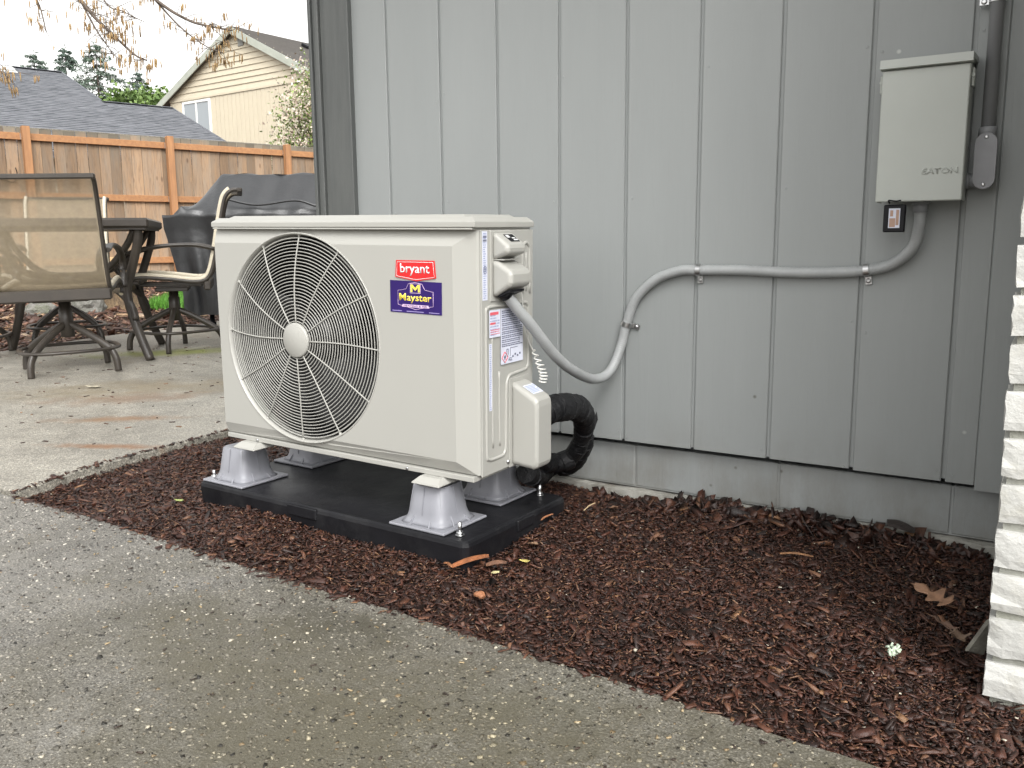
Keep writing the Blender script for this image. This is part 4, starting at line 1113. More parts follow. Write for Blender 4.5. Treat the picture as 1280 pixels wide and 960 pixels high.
# violet dealer sticker
SM = frame((-0.2385, -0.0004, 0.3665), (1, 0, 0), (0, 0, 1), (0, -1, 0)) @ Matrix.Rotation(math.radians(-0.6), 4, 'Z')
stk = flat("dealer_sticker", [(0, 0.0), (0.1475, 0.0), (0.1475, 0.0725), (0, 0.0725)], 0.0008, PURPLE, hp, SM)
shape = [(0.023, 0.018), (0.052, 0.0135), (0.0735, 0.0085), (0.095, 0.0135), (0.124, 0.018), (0.124, 0.050), (0.100, 0.054), (0.093, 0.0665), (0.0735, 0.0695), (0.054, 0.0665), (0.047, 0.054), (0.023, 0.050)]
mb = MB(); mb.tube([(x, y, 0.0009) for x, y in shape], 0.0005, 5, closed=True); inst("sticker_outline", mb.mesh("sticker_outline", PINK), stk, Matrix.Identity(4))
lettering("sticker_lettering", "Mayster", YELLOW, stk, Matrix.Translation((0.027, 0.0225, 0.0009)), 0.092, 0.0215, 0.0003, 0.014)
ban = flat("sticker_banner", [(0.034, 0.0135), (0.113, 0.0135), (0.110, 0.0195), (0.037, 0.0195)], 0.0002, PINK, stk, None, 0.0009)
lettering("sticker_lettering", "HEATING & AIR", PURPLE, stk, Matrix.Translation((0.040, 0.0148, 0.0012)), 0.067, 0.0036, 0.0002, 0.01)
mo = [(0.060, 0.047), (0.0655, 0.047), (0.0655, 0.058), (0.0700, 0.053), (0.0735, 0.049), (0.077, 0.053), (0.0815, 0.058), (0.0815, 0.047), (0.087, 0.047), (0.087, 0.0655), (0.0805, 0.0655), (0.0735, 0.058), (0.0665, 0.0655), (0.060, 0.0655)]
flat("sticker_emblem", [(0.0585, 0.0455), (0.0885, 0.0455), (0.0885, 0.067), (0.0585, 0.067)], 0.0002, PINK, stk, None, 0.0009)
flat("sticker_emblem", [(0.0595, 0.0465), (0.0875, 0.0465), (0.0875, 0.0663), (0.0595, 0.0663)], 0.0003, PURPLE, stk, None, 0.0009)
mb = MB()
for q in ([(0.0605, 0.048), (0.0655, 0.048), (0.0655, 0.065), (0.0605, 0.065)], [(0.0815, 0.048), (0.0865, 0.048), (0.0865, 0.065), (0.0815, 0.065)],
          [(0.0656, 0.065), (0.0656, 0.0585), (0.0735, 0.051), (0.0735, 0.0575)], [(0.0735, 0.0575), (0.0735, 0.051), (0.0814, 0.0585), (0.0814, 0.065)]):
    mb.prism(q, 0.0013, 0.0015, 'z')
inst("sticker_emblem", mb.mesh("sticker_emblem", YELLOW), stk, Matrix.Identity(4))
mb = MB()
for (a, b) in ((0.006, 0.034), (0.048, 0.097), (0.112, 0.141)): mb.box(a, b, 0.0030, 0.0048, 0.0009, 0.0011)
inst("sticker_small_print", mb.mesh("sticker_small_print", mat("dim violet print", (0.30, 0.25, 0.5), None, 100, 0.4)), stk, Matrix.Identity(4))
# mounting feet under the cabinet
feet = [(-0.735, 0.012), (-0.125, 0.012), (-0.735, 0.236), (-0.125, 0.236)]
for (x, y) in feet:
    s = -1 if y < 0.1 else 1
    mb = MB()
    mb.box(x - 0.0395, x + 0.0395, y + s * 0.006 - 0.0375, y + s * 0.006 + 0.0375, -0.0245, -0.0205, 0.0015)
    q0 = [(x + a * 0.0385, y + s * 0.006 + b * 0.0365, -0.0204) for a, b in ((-1, -1), (1, -1), (1, 1), (-1, 1))]; q1 = [(x + a * 0.028, y + 0.006 + s * 0.010 + b * 0.020, -0.0088) for a, b in ((-1, -1), (1, -1), (1, 1), (-1, 1))]
    mb.add(q0 + q1, [(k, (k + 1) % 4, 4 + (k + 1) % 4, 4 + k) for k in range(4)] + [(4, 5, 6, 7)])
    mb.lathe([(0.010, -0.0206), (0.010, -0.0185), (0.007, -0.0175)], 10, Matrix.Translation((x, y + s * 0.030, 0)))
    mb.box(x - 0.014, x + 0.014, y + s * 0.02 - 0.004, y + s * 0.02 + 0.004, -0.0242, -0.0205, 0.001)
    mb.build("mounting_foot", UNIT, hp)

# ------------------------------------------------------------------ pad, risers, anchors
PM = frame((-0.18, -0.660, -0.098), (0.9993, -0.0375, 0.0), (0.0375, 0.9993, 0.0), (0, 0, 1))
pad = empty("equipment_pad", PM)
tag(pad, "black plastic equipment pad lying on the bark mulch", "equipment pad")
mb = MB()
PW, PD = 0.944, 0.432
def rrect(w, d, r, ins, n=5):
    out = []
    for (cx_, cy_, a0) in ((w - r, d - r, 0), (r, d - r, 90), (r, r, 180), (w - r, r, 270)):
        for k in range(n):
            a = math.radians(a0 + 90 * k / (n - 1))
            out.append((cx_ + (r - ins) * math.cos(a), cy_ + (r - ins) * math.sin(a)))
    return out
rings = [(0.0, -0.085, 0.004), (0.0, -0.012, 0.0), (0.0, -0.004, 0.0025), (0.0, 0.0, 0.007), (0.0, -0.0012, 0.016)]
vs = []; nn = 20
for (_, z, ins) in rings: vs += [(x, y, z) for x, y in rrect(PW, PD, 0.02, ins)]
fs = [(i * nn + k, i * nn + (k + 1) % nn, (i + 1) * nn + (k + 1) % nn, (i + 1) * nn + k) for i in range(len(rings) - 1) for k in range(nn)]
fs += [tuple(4 * nn + k for k in range(nn)), tuple(k for k in range(nn))[::-1]]
mb.add(vs, fs, False); po = mb.build("pad_body", PAD, pad)
mb = MB(); mb.box(0.37, 0.475, -0.0035, 0.006, -0.030, -0.003, 0.002); mb.build("pad_notch", PAD, pad)
mb = MB(); mb.box(PW - 0.006, PW + 0.0035, 0.20, 0.27, -0.030, -0.003, 0.002); mb.build("pad_notch", PAD, pad)
riser_names = ["grey riser under the front left corner of the heat pump", "grey riser under the front right corner of the heat pump",
               "riser at the rear left, deep in shade behind the unit", "grey riser in shade at the rear right, beside the wall end of the pad"]
def riser():
    e = empty("riser_stand")
    mb = MB(); mb.box(-0.083, 0.083, -0.083, 0.083, 0.0, 0.0065, 0.002); mb.build("base_plate", RISER, e)
    mb = MB()
    mb.lathe([(0.0690, 0.0066), (0.0625, 0.0125), (0.0585, 0.022), (0.0560, 0.034), (0.0455, 0.094), (0.0440, 0.0955)], 64, square=[6, 5.2, 4.8, 4.4, 4.0, 4.0])
    mb.build("cone", RISER, e)
    mb = MB()
    for k in range(8):
        a = math.radians(45 * k + 22.5)
        R = Matrix.Rotation(a, 4, 'Z')
        mb.prism([(0.052, 0.0066), (0.079, 0.0066), (0.052, 0.030)] if k % 2 == 0 else [(0.058, 0.0066), (0.078, 0.0066), (0.058, 0.032)], -0.0016, 0.0016, 'y', 0, R)
        mb.prism([(0.0575, 0.03), (0.0590, 0.03), (0.0478, 0.094), (0.0463, 0.094)] if k % 2 == 0 else [(0.066, 0.03), (0.0685, 0.03), (0.0565, 0.094), (0.054, 0.094)], -0.0008, 0.0008, 'y', 0, Matrix.Rotation(math.radians(45 * k), 4, 'Z'))
    mb.build("gusset", RISER, e)
    return e
base = riser()
rpos = [(0.093, 0.093), (0.790, 0.093), (0.093, 0.345), (0.770, 0.345)]
for k, ((x, y), lb) in enumerate(zip(rpos, riser_names)):
    if k == 0: e = base
    else:
        e = base.copy(); COL.objects.link(e)
        for ch in base.children:
            c = ch.copy(); COL.objects.link(c); c.parent = e
    # the top of each riser meets the underside of its foot
    e.matrix_world = PM @ Matrix.Translation((x, y, 0.0))
    tag(e, lb, "riser", "risers under the heat pump")
for (x, y, lb, h) in ((0.012, 0.046, "shiny anchor stud at the left end of the black pad", 0.022), (0.896, 0.040, "shiny anchor stud near the front right corner of the pad", 0.030), (0.880, 0.400, "shiny anchor stud at the rear right corner of the pad", 0.026)):
    e = empty("anchor_bolt", PM @ Matrix.Translation((max(x, 0.014), y, 0.0)))
    tag(e, lb, "bolt", "anchor studs on the pad")
    mb = MB(); mb.lathe([(0.0105, 0.0), (0.0105, 0.002)], 16); mb.build("washer", ZINC, e)
    mb = MB(); mb.lathe([(0.0085, 0.0022), (0.0085, 0.0085)], 6); mb.build("nut", ZINC, e)
    mb = MB(); mb.lathe([(0.0048, 0.002), (0.0048, h), (0.003, h + 0.001)], 10); mb.build("stud", ZINC, e)

# insulated refrigerant lines
il = empty("insulated_pipes", loc=(0.79, -0.40, -0.15))
tag(il, "black insulated refrigerant lines bending from valve cover into the wall", "insulated pipe")
o_ = Vector((0.79, -0.40, -0.15))
def hose(pts, r, seed):
    rr = random.Random(seed)
    p = [v - o_ for v in cr(pts, 12)]
    rad = []
    for i in range(len(p)):
        t = i / 12; k = min(int(t), len(r) - 2)
        rad.append((r[k] + (r[k + 1] - r[k]) * (t - k)) * (1 + 0.04 * math.sin(i * 0.45 + seed * 2) + rr.uniform(-0.03, 0.03)))
    mb = MB(); mb.tube(p, rad, 20)
    acc = 0.0
    for i in range(3, len(p) - 2):
        acc += (p[i] - p[i - 1]).length
        if acc > 0.034:
            acc = rr.uniform(-0.010, 0.006); t = (p[i + 1] - p[i - 1]).normalized(); t = (t + Vector((rr.uniform(-.25, .25), rr.uniform(-.25, .25), rr.uniform(-.25, .25)))).normalized(); w_ = rr.uniform(0.008, 0.016)
            mb.tube([p[i] - t * w_, p[i] - t * (w_ * 0.9), p[i] + t * (w_ * 0.9), p[i] + t * w_], [rad[i] * 0.99, rad[i] * 1.04, rad[i] * 1.03, rad[i] * 0.99], 20, smooth=False)
    mb.v = [tuple(c + rr.uniform(-0.0010, 0.0010) for c in v) for v in mb.v]
    return mb.build("insulated_line", RUBBER, il)
hose([(0.785, -0.445, 0.150), (0.800, -0.415, 0.154), (0.810, -0.365, 0.155), (0.809, -0.29, 0.144), (0.800, -0.225, 0.119), (0.787, -0.183, 0.080), (0.768, -0.160, 0.038), (0.747, -0.147, 0.000), (0.715, -0.150, -0.036), (0.69, -0.19, -0.040), (0.690, -0.26, -0.010), (0.70, -0.33, 0.015)],
     [0.030, 0.033, 0.034, 0.033, 0.0315, 0.0275, 0.024, 0.0235, 0.025, 0.025, 0.024, 0.022], 1)
hose([(0.760, -0.11, 0.03), (0.738, -0.095, -0.01), (0.700, -0.075, -0.055), (0.65, -0.04, -0.085), (0.61, 0.02, -0.09)], [0.018, 0.024, 0.028, 0.029, 0.029], 2)
hose([(0.70, -0.34, -0.03), (0.68, -0.26, -0.06), (0.64, -0.16, -0.085), (0.58, 0.02, -0.095)], [0.026] * 4, 3)
mb = MB(); mb.prism([(-0.012, -0.030), (0.004, -0.034), (0.013, -0.006), (0.010, 0.016), (0.004, 0.002), (-0.006, -0.014)], -0.0015, 0.0015, 'y', 0.0005, Matrix.Translation(Vector((0.803, -0.165, 0.095)) - o_) @ Matrix.Rotation(0.5, 4, 'Z')); mb.build("tape_tail", RUBBER, il)

# ------------------------------------------------------------------ loose things on the mulch
def leaf(name, lb, cat, loc, L_, W_, col, rz, lobes=0, curl=0.3, tilt=(0, 0), group=None):
    n = 24; V = []; F = []
    top = []
    for i in range(n + 1):
        t = i / n
        w = W_ / 2 * math.sin(math.pi * min(1, t * 0.94 + 0.03)) ** 0.75
        if lobes: w *= 0.62 + 0.38 * math.sin(t * math.pi * lobes * 2) ** 1
        x = (t - 0.5) * L_
        z = curl * L_ * ((t - 0.5) ** 2) * 1.6
        for s in (-1, -0.5, 0, 0.5, 1):
            top.append((x, s * w + 0.06 * L_ * math.sin(t * 5), z + curl * 0.55 * abs(s) * w + 0.03 * W_ * math.sin(9 * t + 3 * s)))
    k = 5
    for i in range(n):
        for j in range(k - 1): F.append((i * k + j, i * k + j + 1, (i + 1) * k + j + 1, (i + 1) * k + j))
    mb = MB(); mb.add(top, F, True)
    mb.tube([(-0.5 * L_, 0, 0.4 * curl * L_), (-0.62 * L_, 0.02 * L_, 0.32 * curl * L_)], 0.0012, 5)
    o = mb.build(name, mat("leaf " + name + str(round(col[0], 3)), col, tuple(c * 0.6 for c in col), 40, 0.6, 0.3, 90), None)
    so = o.modifiers.new("t", 'SOLIDIFY'); so.thickness = 0.0008
    o.location = loc; o.rotation_euler = (tilt[0], tilt[1], rz)
    tag(o, lb, cat, group)
    return o
bz = lambda x, y: float(bed_z(x, y)) + 0.012
leaf("oak_leaf", "curled tan oak leaf lying near the white brick wall", "leaf", (1.668, -0.375, bz(1.668, -0.375) + 0.008), 0.105, 0.055, (0.36, 0.20, 0.12), math.radians(-38), 3, 0.5, (0.35, -0.1))
leaf("dry_leaf", "small pale folded leaf standing in the mulch by the brick wall", "leaf", (1.712, -0.515, bz(1.71, -0.515) + 0.004), 0.05, 0.03, (0.24, 0.16, 0.11), math.radians(60), 2, 0.9, (0.6, 0.2))
leaf("dry_leaf", "brown leaf fragment just behind the pale folded leaf", "leaf", (1.690, -0.470, bz(1.69, -0.47) + 0.002), 0.045, 0.026, (0.20, 0.12, 0.085), math.radians(10), 2, 0.6, (0.2, 0.3))
leaf("dry_leaf", "tan oval leaf on the mulch right of the black pad corner", "leaf", (0.830, -0.520, bz(0.83, -0.52) + 0.004), 0.045, 0.022, (0.42, 0.26, 0.16), math.radians(115), 0, 0.3, (0.1, 0.3))
leaf("dry_leaf", "curled yellow leaf scrap on the mulch below the tan oval leaf", "leaf", (0.856, -0.60, bz(0.86, -0.6)), 0.022, 0.014, (0.62, 0.52, 0.16), math.radians(20), 0, 0.4)
leaf("dry_leaf", "pale yellow leaf scrap beside the orange bark splinter", "leaf", (0.826, -0.675, bz(0.82, -0.67)), 0.018, 0.014, (0.65, 0.58, 0.30), math.radians(70), 0, 0.3)
leaf("dry_leaf", "tan leaf leaning on the foundation end of the mulch", "leaf", (0.870, -0.170, bz(0.87, -0.17) + 0.004), 0.055, 0.022, (0.33, 0.19, 0.115), math.radians(130), 0, 0.3, (0.1, 0.25))
leaf("dry_leaf", "light green leaf scrap on the mulch at the left end of the bed", "leaf", (-0.21, -0.70, bz(-0.21, -0.70)), 0.026, 0.016, (0.38, 0.44, 0.14), 0.4, 0, 0.3)
leaf("dry_leaf", "pale leaf lying on the patio before the chairs", "leaf", (-2.15, 0.28, -0.134), 0.07, 0.045, (0.55, 0.50, 0.38), 0.6, 0, 0.3)
def splinter(lb, a, b, w, h, col):
    mb = MB()
    a, b = Vector(a), Vector(b); n = 8; pts = []
    for i in range(n + 1):
        t = i / n; p = a.lerp(b, t); p.z += 0.004 * math.sin(t * 3.1); p.x += random.uniform(-0.001, 0.001); p.y += random.uniform(-0.001, 0.001)
        pts.append(p)
    mb.tube(pts, [w * (0.6 + 0.5 * math.sin(0.5 + 2.4 * i / n)) for i in range(n + 1)], 6, sx=h, sy=1.0, smooth=False)
    o = mb.build("bark_splinter", mat("splinter" + str(round(col[0], 3)), col, tuple(c * 0.5 for c in col), 60, 0.6, 0.5, 160))
    tag(o, lb, "bark chip")
    return o
splinter("orange bark splinter propped at the front corner of the pad", (0.738, -0.715, -0.147), (0.800, -0.662, -0.128), 0.009, 0.5, (0.36, 0.13, 0.05))
splinter("short orange bark strip left of the big orange splinter", (0.715, -0.712, -0.145), (0.748, -0.728, -0.143), 0.004, 0.5, (0.38, 0.16, 0.07))
splinter("brown bark splinter behind the big orange splinter", (0.806, -0.68, -0.142), (0.842, -0.655, -0.138), 0.008, 0.5, (0.20, 0.10, 0.06))
splinter("small orange bark chip in the mulch near the driveway edge", (0.868, -0.812, -0.148), (0.893, -0.822, -0.146), 0.009, 0.5, (0.40, 0.17, 0.08))
splinter("long thin tan twig in the middle of the mulch bed", (1.335, -0.285, -0.142), (1.405, -0.272, -0.140), 0.0032, 0.7, (0.34, 0.17, 0.08))
splinter("thin straw twig on the mulch behind the pad corner", (0.828, -0.262, -0.13), (0.846, -0.232, -0.115), 0.0018, 0.8, (0.50, 0.38, 0.22))
splinter("pale twig by the rear right corner of the pad", (0.768, -0.40, -0.135), (0.785, -0.35, -0.122), 0.0026, 0.8, (0.40, 0.30, 0.22))
splinter("flat grey bark slab against the footing by the brick wall", (1.515, -0.02, -0.115), (1.575, -0.012, -0.128), 0.022, 0.35, (0.045, 0.035, 0.03))
# lichen scrap
mb = MB()
rr = random.Random(4)
for k in range(26):
    a = rr.uniform(0, 6.28); r = rr.uniform(0, 0.016)
    p = Vector((r * math.cos(a), r * math.sin(a), rr.uniform(0, 0.010)))
    mb.tube([p, p + Vector((rr.uniform(-0.008, 0.008), rr.uniform(-0.008, 0.008), rr.uniform(0.002, 0.009)))], 0.0022, 5)
o = mb.build("lichen", mat("pale lichen", (0.52, 0.60, 0.47), (0.40, 0.48, 0.36), 60, 0.85, 0.4, 200)); o.location = (1.628, -0.644, bz(1.628, -0.644) - 0.006)
tag(o, "pale green lichen scrap on the mulch at right", "lichen")
# stone shard leaning behind the brick corner
mb = MB(); mb.prism([(-0.018, -0.03), (0.016, -0.03), (0.012, 0.022), (0.004, 0.052), (-0.010, 0.038)], -0.004, 0.004, 'y', 0.003)
o = mb.build("stone_shard", mat("grey stone shard", (0.26, 0.25, 0.21), (0.14, 0.13, 0.11), 30, 0.8, 0.8, 80)); o.location = (1.757, -0.560, -0.128); o.rotation_euler = (0.20, 0.30, math.radians(40))
tag(o, "thin grey stone shard leaning at the foot of the brick wall", "stone")

# ------------------------------------------------------------------ patio furniture
def chair_parts():
    e = empty("swivel_chair")
    prof = cr([(0.245, 0.405), (0.262, 0.435), (0.235, 0.468), (0.16, 0.482), (0.0, 0.470), (-0.14, 0.452), (-0.215, 0.462), (-0.255, 0.515), (-0.285, 0.62), (-0.322, 0.80), (-0.350, 0.93), (-0.372, 0.990), (-0.410, 1.022), (-0.455, 1.024)], 5)
    # sling
    mb = MB(); vs = []; n = len(prof)
    for p in prof:
        for x in (-0.258, -0.13, 0.0, 0.13, 0.258): vs.append((x, p.x, p.y - 0.012 * (1 - (x / 0.258) ** 2)))
    mb.add(vs, [(i * 5 + j, i * 5 + j + 1, (i + 1) * 5 + j + 1, (i + 1) * 5 + j) for i in range(n - 1) for j in range(4)], True)
    mb.build("sling", SLING, e)
    for s in (-1, 1):
        mb = MB(); mb.tube([(s * 0.268, p.x, p.y) for p in prof], 0.018, 10, sx=0.72, sy=0.62); mb.build("side_rail", BRONZE, e)
        hem = []
        for i_, p in enumerate(prof):
            a_, b_ = prof[max(0, i_ - 1)], prof[min(len(prof) - 1, i_ + 1)]; t_ = (b_ - a_).normalized()
            hem.append((s * 0.262, p.x + t_.y * 0.014, p.y - t_.x * 0.014))
        mb = MB(); mb.tube(hem[:-6], 0.016, 8, sx=1.0, sy=0.75); mb.build("sling_hem", HEM, e)
        mb = MB(); mb.tube(cr([(s * 0.280, -0.288, 0.655), (s * 0.284, -0.15, 0.682), (s * 0.286, 0.05, 0.675), (s * 0.286, 0.20, 0.645), (s * 0.284, 0.285, 0.60), (s * 0.282, 0.300, 0.555), (s * 0.280, 0.285, 0.50), (s * 0.280, 0.262, 0.44)], 6), 0.0165, 10, sx=0.75, sy=1.25, up=(0, 0.3, 1)); mb.build("armrest", BRONZE, e)
    a = prof[-2]; b = prof[-12]
    mb = MB(); mb.bar((-0.285, -0.455, 1.024), (0.285, -0.455, 1.024), 0.034, 0.026, (0, 0, 1), 0.006); mb.build("top_rail", BRONZE, e)
    mb = MB(); mb.bar((-0.275, -0.225, 0.428), (0.275, -0.225, 0.428), 0.045, 0.062, (0, 0, 1), 0.008); mb.bar((-0.268, 0.20, 0.45), (0.268, 0.20, 0.45), 0.04, 0.026, (0, 0, 1), 0.006)
    mb.bar((-0.12, -0.19, 0.425), (-0.12, 0.20, 0.43), 0.04, 0.02, (0, 0, 1), 0.004); mb.bar((0.12, -0.19, 0.425), (0.12, 0.20, 0.43), 0.04, 0.02, (0, 0, 1), 0.004)
    mb.box(-0.14, 0.14, -0.10, 0.10, 0.385, 0.412, 0.005); mb.build("seat_frame", BRONZE, e)
    bs = empty("swivel_base"); bs.parent = e
    mb = MB(); mb.lathe([(0.036, 0.19), (0.036, 0.34), (0.030, 0.345), (0.030, 0.384)], 16); mb.build("swivel_post", BRONZE, bs)
    for k in range(4):
        a = math.radians(45 + 90 * k); c, s = math.cos(a), math.sin(a)
        pts = cr([(0.015 * c, 0.015 * s, 0.262), (0.10 * c, 0.10 * s, 0.222), (0.20 * c, 0.20 * s, 0.166), (0.262 * c, 0.262 * s, 0.120), (0.292 * c, 0.292 * s, 0.070), (0.300 * c, 0.300 * s, 0.0)], 6)
        mb = MB(); mb.tube(pts, 0.0195, 10, sx=1.0, sy=0.85); mb.build("leg", BRONZE, bs)
    mb = MB()
    ring = []
    for k in range(48):
        a = 2 * math.pi * k / 48; c, s = math.cos(a), math.sin(a)
        r = 0.262 / ((abs(math.cos(a)) ** 3 + abs(math.sin(a)) ** 3) ** (1 / 3)) * 0.93
        ring.append((r * c, r * s, 0.126))
    mb.tube(ring, 0.014, 8, closed=True, sx=0.7, sy=1.1, up=(0, 0, 1)); mb.build("foot_ring", BRONZE, bs)
    return e
def place(e, loc, facing, base_ang, roll=0.0):
    a = math.atan2(facing[1], facing[0]) - math.pi / 2
    e.matrix_world = Matrix.Translation(loc) @ Matrix.Rotation(a, 4, 'Z') @ Matrix.Rotation(roll, 4, 'Y')
    for c in e.children:
        if c.name.startswith("swivel_base"): c.rotation_euler = (0, 0, base_ang - a)
def copy_tree(o, parent=None):
    c = o.copy(); COL.objects.link(c); c.parent = parent
    for ch in o.children: copy_tree(ch, c)
    return c
proto = chair_parts()
ZP = -0.138
cdat = [((-2.82, 0.575, ZP), (-0.757, 0.646), math.radians(64), math.radians(-1.2), "bronze swivel chair seen from behind, its sling back towards the camera"),
        ((-3.15, 1.515, ZP), (-0.655, -0.756), math.radians(88), 0.0, "bronze swivel chair in side view between table and covered grill"),
        ((-4.15, 1.36, ZP), (0.757, -0.646), math.radians(60), 0.0, "swivel chair across the table, seen through the mesh of the nearest chair"),
        ((-4.03, 0.61, ZP), (0.65, 0.75), math.radians(50), 0.0, "swivel chair cut off by the left edge of the photo, only base in view")]
for k, (loc, fdir, ba, roll, lb) in enumerate(cdat):
    e = proto if k == 0 else copy_tree(proto)
    place(e, loc, fdir, ba, roll)
    tag(e, lb, "chair", "swivel chairs around the patio table")
# table
U = Vector((0.646, 0.757, 0)); Fw = Vector((-0.757, 0.646, 0))
tb = empty("patio_table", frame((-3.43, 0.985, ZP), U, Fw, (0, 0, 1)))
tag(tb, "bronze square patio table with curved legs between the swivel chairs", "table")
mb = MB(); mb.box(-0.52, 0.52, -0.50, 0.50, 0.785, 0.842, 0.012); mb.box(-0.50, 0.50, -0.48, 0.48, 0.775, 0.7848); mb.build("tabletop", BRONZE, tb)
for sx in (-1, 1):
    for sy in (-1, 1):
        mb = MB()
        def q(r, z): return (sx * r, sy * r * 0.95, z)
        mb.tube(cr([q(0.455, 0.78), q(0.445, 0.70), q(0.40, 0.55), q(0.365, 0.45), (sx * 0.36, sy * 0.345, 0.37), q(0.385, 0.25), q(0.43, 0.11), q(0.47, 0.0)], 6), 0.026, 10, sx=1, sy=0.75); mb.build("leg", BRONZE, tb)
        mb = MB(); mb.tube(cr([q(0.43, 0.776), q(0.375, 0.68), q(0.27, 0.565), q(0.16, 0.51), q(0.05, 0.495)], 6), 0.020, 8)
        mb.tube(cr([q(0.05, 0.47), q(0.20, 0.455), q(0.30, 0.41), q(0.375, 0.33), q(0.40, 0.24)], 6), 0.021, 8); mb.build("brace", BRONZE, tb)
mb = MB(); mb.lathe([(0.07, 0.44), (0.07, 0.52)], 16); mb.build("hub", BRONZE, tb)

# covered grill
gr = empty("covered_grill", frame((-3.62, 2.88, -0.13), (0.845, 0.534, 0), (-0.534, 0.845, 0), (0, 0, 1)))
tag(gr, "barbecue grill under a black fabric cover at the house corner", "grill")
V = []; nu, nv = 72, 60
def gcover(u, v):
    """u along the width -1..1, v round the section 0..1 from front hem over the top to the rear hem"""
    x = u * 0.80
    au = abs(u)
    top = 1.225 - 0.325 * float(smooth01((au - 0.52) / 0.36))
    if au > 0.52 and au <= 0.92: top = 1.225 - 0.335 * (au - 0.52) / 0.40
    if au > 0.92: top = 0.89
    dep = 0.30 + 0.03 * (1 - au)
    sec = [(-dep + 0.05, 0.12), (-dep + 0.01, 0.45), (-dep, 0.78), (-dep - 0.025, 0.90), (-dep - 0.01, 0.935 if top > 1.0 else top - 0.02), (-0.03, top - 0.010), (0.0, top), (0.13, top - 0.008), (dep - 0.02, 0.93 if top > 1.0 else top - 0.02), (dep, 0.78), (dep - 0.02, 0.12)]
    t = v * (len(sec) - 1); i = min(int(t), len(sec) - 2); f = t - i
    y = sec[i][0] + (sec[i + 1][0] - sec[i][0]) * f; z = sec[i][1] + (sec[i + 1][1] - sec[i][1]) * f
    lowk = max(0.0, min(1.0, (0.80 - z) / 0.5))
    x *= 1 - 0.14 * lowk
    y += (0.018 * math.sin(u * 17 + z * 3) + 0.012 * math.sin(u * 31 + 1.3 - z * 4)) * (0.35 + lowk) * (-1 if y < 0 else 1)
    z += 0.005 * math.sin(u * 9 + v * 8) + 0.004 * math.sin(u * 23 - v * 19)
    return (x, y, z)
for i in range(nu + 1):
    for j in range(nv + 1): V.append(gcover(-1 + 2 * i / nu, j / nv))
F = [(i * (nv + 1) + j, i * (nv + 1) + j + 1, (i + 1) * (nv + 1) + j + 1, (i + 1) * (nv + 1) + j) for i in range(nu) for j in range(nv)]
mb = MB(); mb.add(V, F, True)
for i in (0, nu):
    c = len(mb.v)
    rowv = [V[i * (nv + 1) + j] for j in range(nv + 1)]
    # end panel, gently bulged
    prev = rowv
    for step in (0.6, 0.25):
        ring = [(p[0] + (0.012 if i else -0.012), p[1] * step, p[2] * (0.5 + step * 0.5) + (1 - step) * 0.22 + 0.006 * math.sin(k * 0.9)) for k, p in enumerate(rowv)]
        o2 = len(mb.v); mb.v += prev + ring
        n1 = nv + 1
        for k in range(nv):
            mb.f.append((o2 + k, o2 + k + 1, o2 + n1 + k + 1, o2 + n1 + k)); mb.mi.append(0); mb.smooth.append(True)
        prev = ring
    o2 = len(mb.v); mb.v += prev; mb.f.append(tuple(range(o2, o2 + nv + 1))); mb.mi.append(0); mb.smooth.append(True)
mb.build("grill_cover", COVER, gr)
mb = MB()
for x in (-0.5, 0.5):
    for y in (-0.2, 0.2): mb.lathe([(0.03, 0.0), (0.03, 0.06), (0.02, 0.06), (0.02, 0.16)], 10, Matrix.Translation((x, y, 0.0)))
mb.build("grill_feet", INKBLACK, gr)
mb = MB(); mb.tube(cr([(-0.30, -0.345, 1.02), (-0.05, -0.36, 0.97), (0.25, -0.365, 1.0), (0.42, -0.37, 0.955), (0.62, -0.36, 0.93)], 8), 0.010, 8); mb.build("cover_fold", COVER, gr)

# ------------------------------------------------------------------ cedar fence
fx = frame((F0.x, F0.y, 0.0), FD, (-FN.x, -FN.y, 0), (0, 0, 1))     # local x along the fence, local -y towards the yard
fence = empty("cedar_fence", fx)
tag(fence, "tall cedar board fence with reddish rails across the back yard", "fence")
bw = 0.138
bms = []
for k in range(6):
    mb = MB(); mb.box(-bw / 2, bw / 2, 0.0, 0.017, 0.0, 1.96, 0.003); bms.append(mb.mesh("fence_board", CEDAR))
x = -4.0
k = 0
while x < 7.4:
    j = random.uniform(-0.004, 0.004)
    inst("fence_board", random.choice(bms), fence, Matrix.Translation((x, j + 0.002, 0.06)) @ Matrix.Rotation(random.uniform(-0.004, 0.004), 4, 'Y'))
    x += bw + random.uniform(0.002, 0.004)
posts = [-3.75, -1.85, -0.03, 1.80, 3.62, 5.45, 7.3]
mb = MB(); mb.box(-0.045, 0.045, -0.125, -0.035, -0.2, 2.035, 0.004); pmesh = mb.mesh("fence_post", CEDARPOST)
for p in posts: inst("fence_post", pmesh, fence, Matrix.Translation((p, 0, 0)))
for a, b in zip(posts[:-1], posts[1:]):
    for zc in (1.91, 1.17, 0.315):
        mb = MB(); mb.box(a + 0.047, b - 0.047, -0.042, -0.003, zc - 0.043, zc + 0.043, 0.003); mb.build("fence_rail", CEDARRAIL, fence)
for p in posts:
    for s in (-1, 1):
        for zc in (1.91, 1.17):
            mb = MB(); mb.box(p + s * 0.052 - 0.006, p + s * 0.052 + 0.006, -0.046, -0.0425, zc - 0.04, zc + 0.035); mb.build("rail_bracket", ZINC, fence)
mb = MB()
x = -4.0
mb.box(-4.07, 7.4, 0.0025, 0.024, 2.0215, 2.031)
mb.build("fence_cap", GREYWOOD, fence)
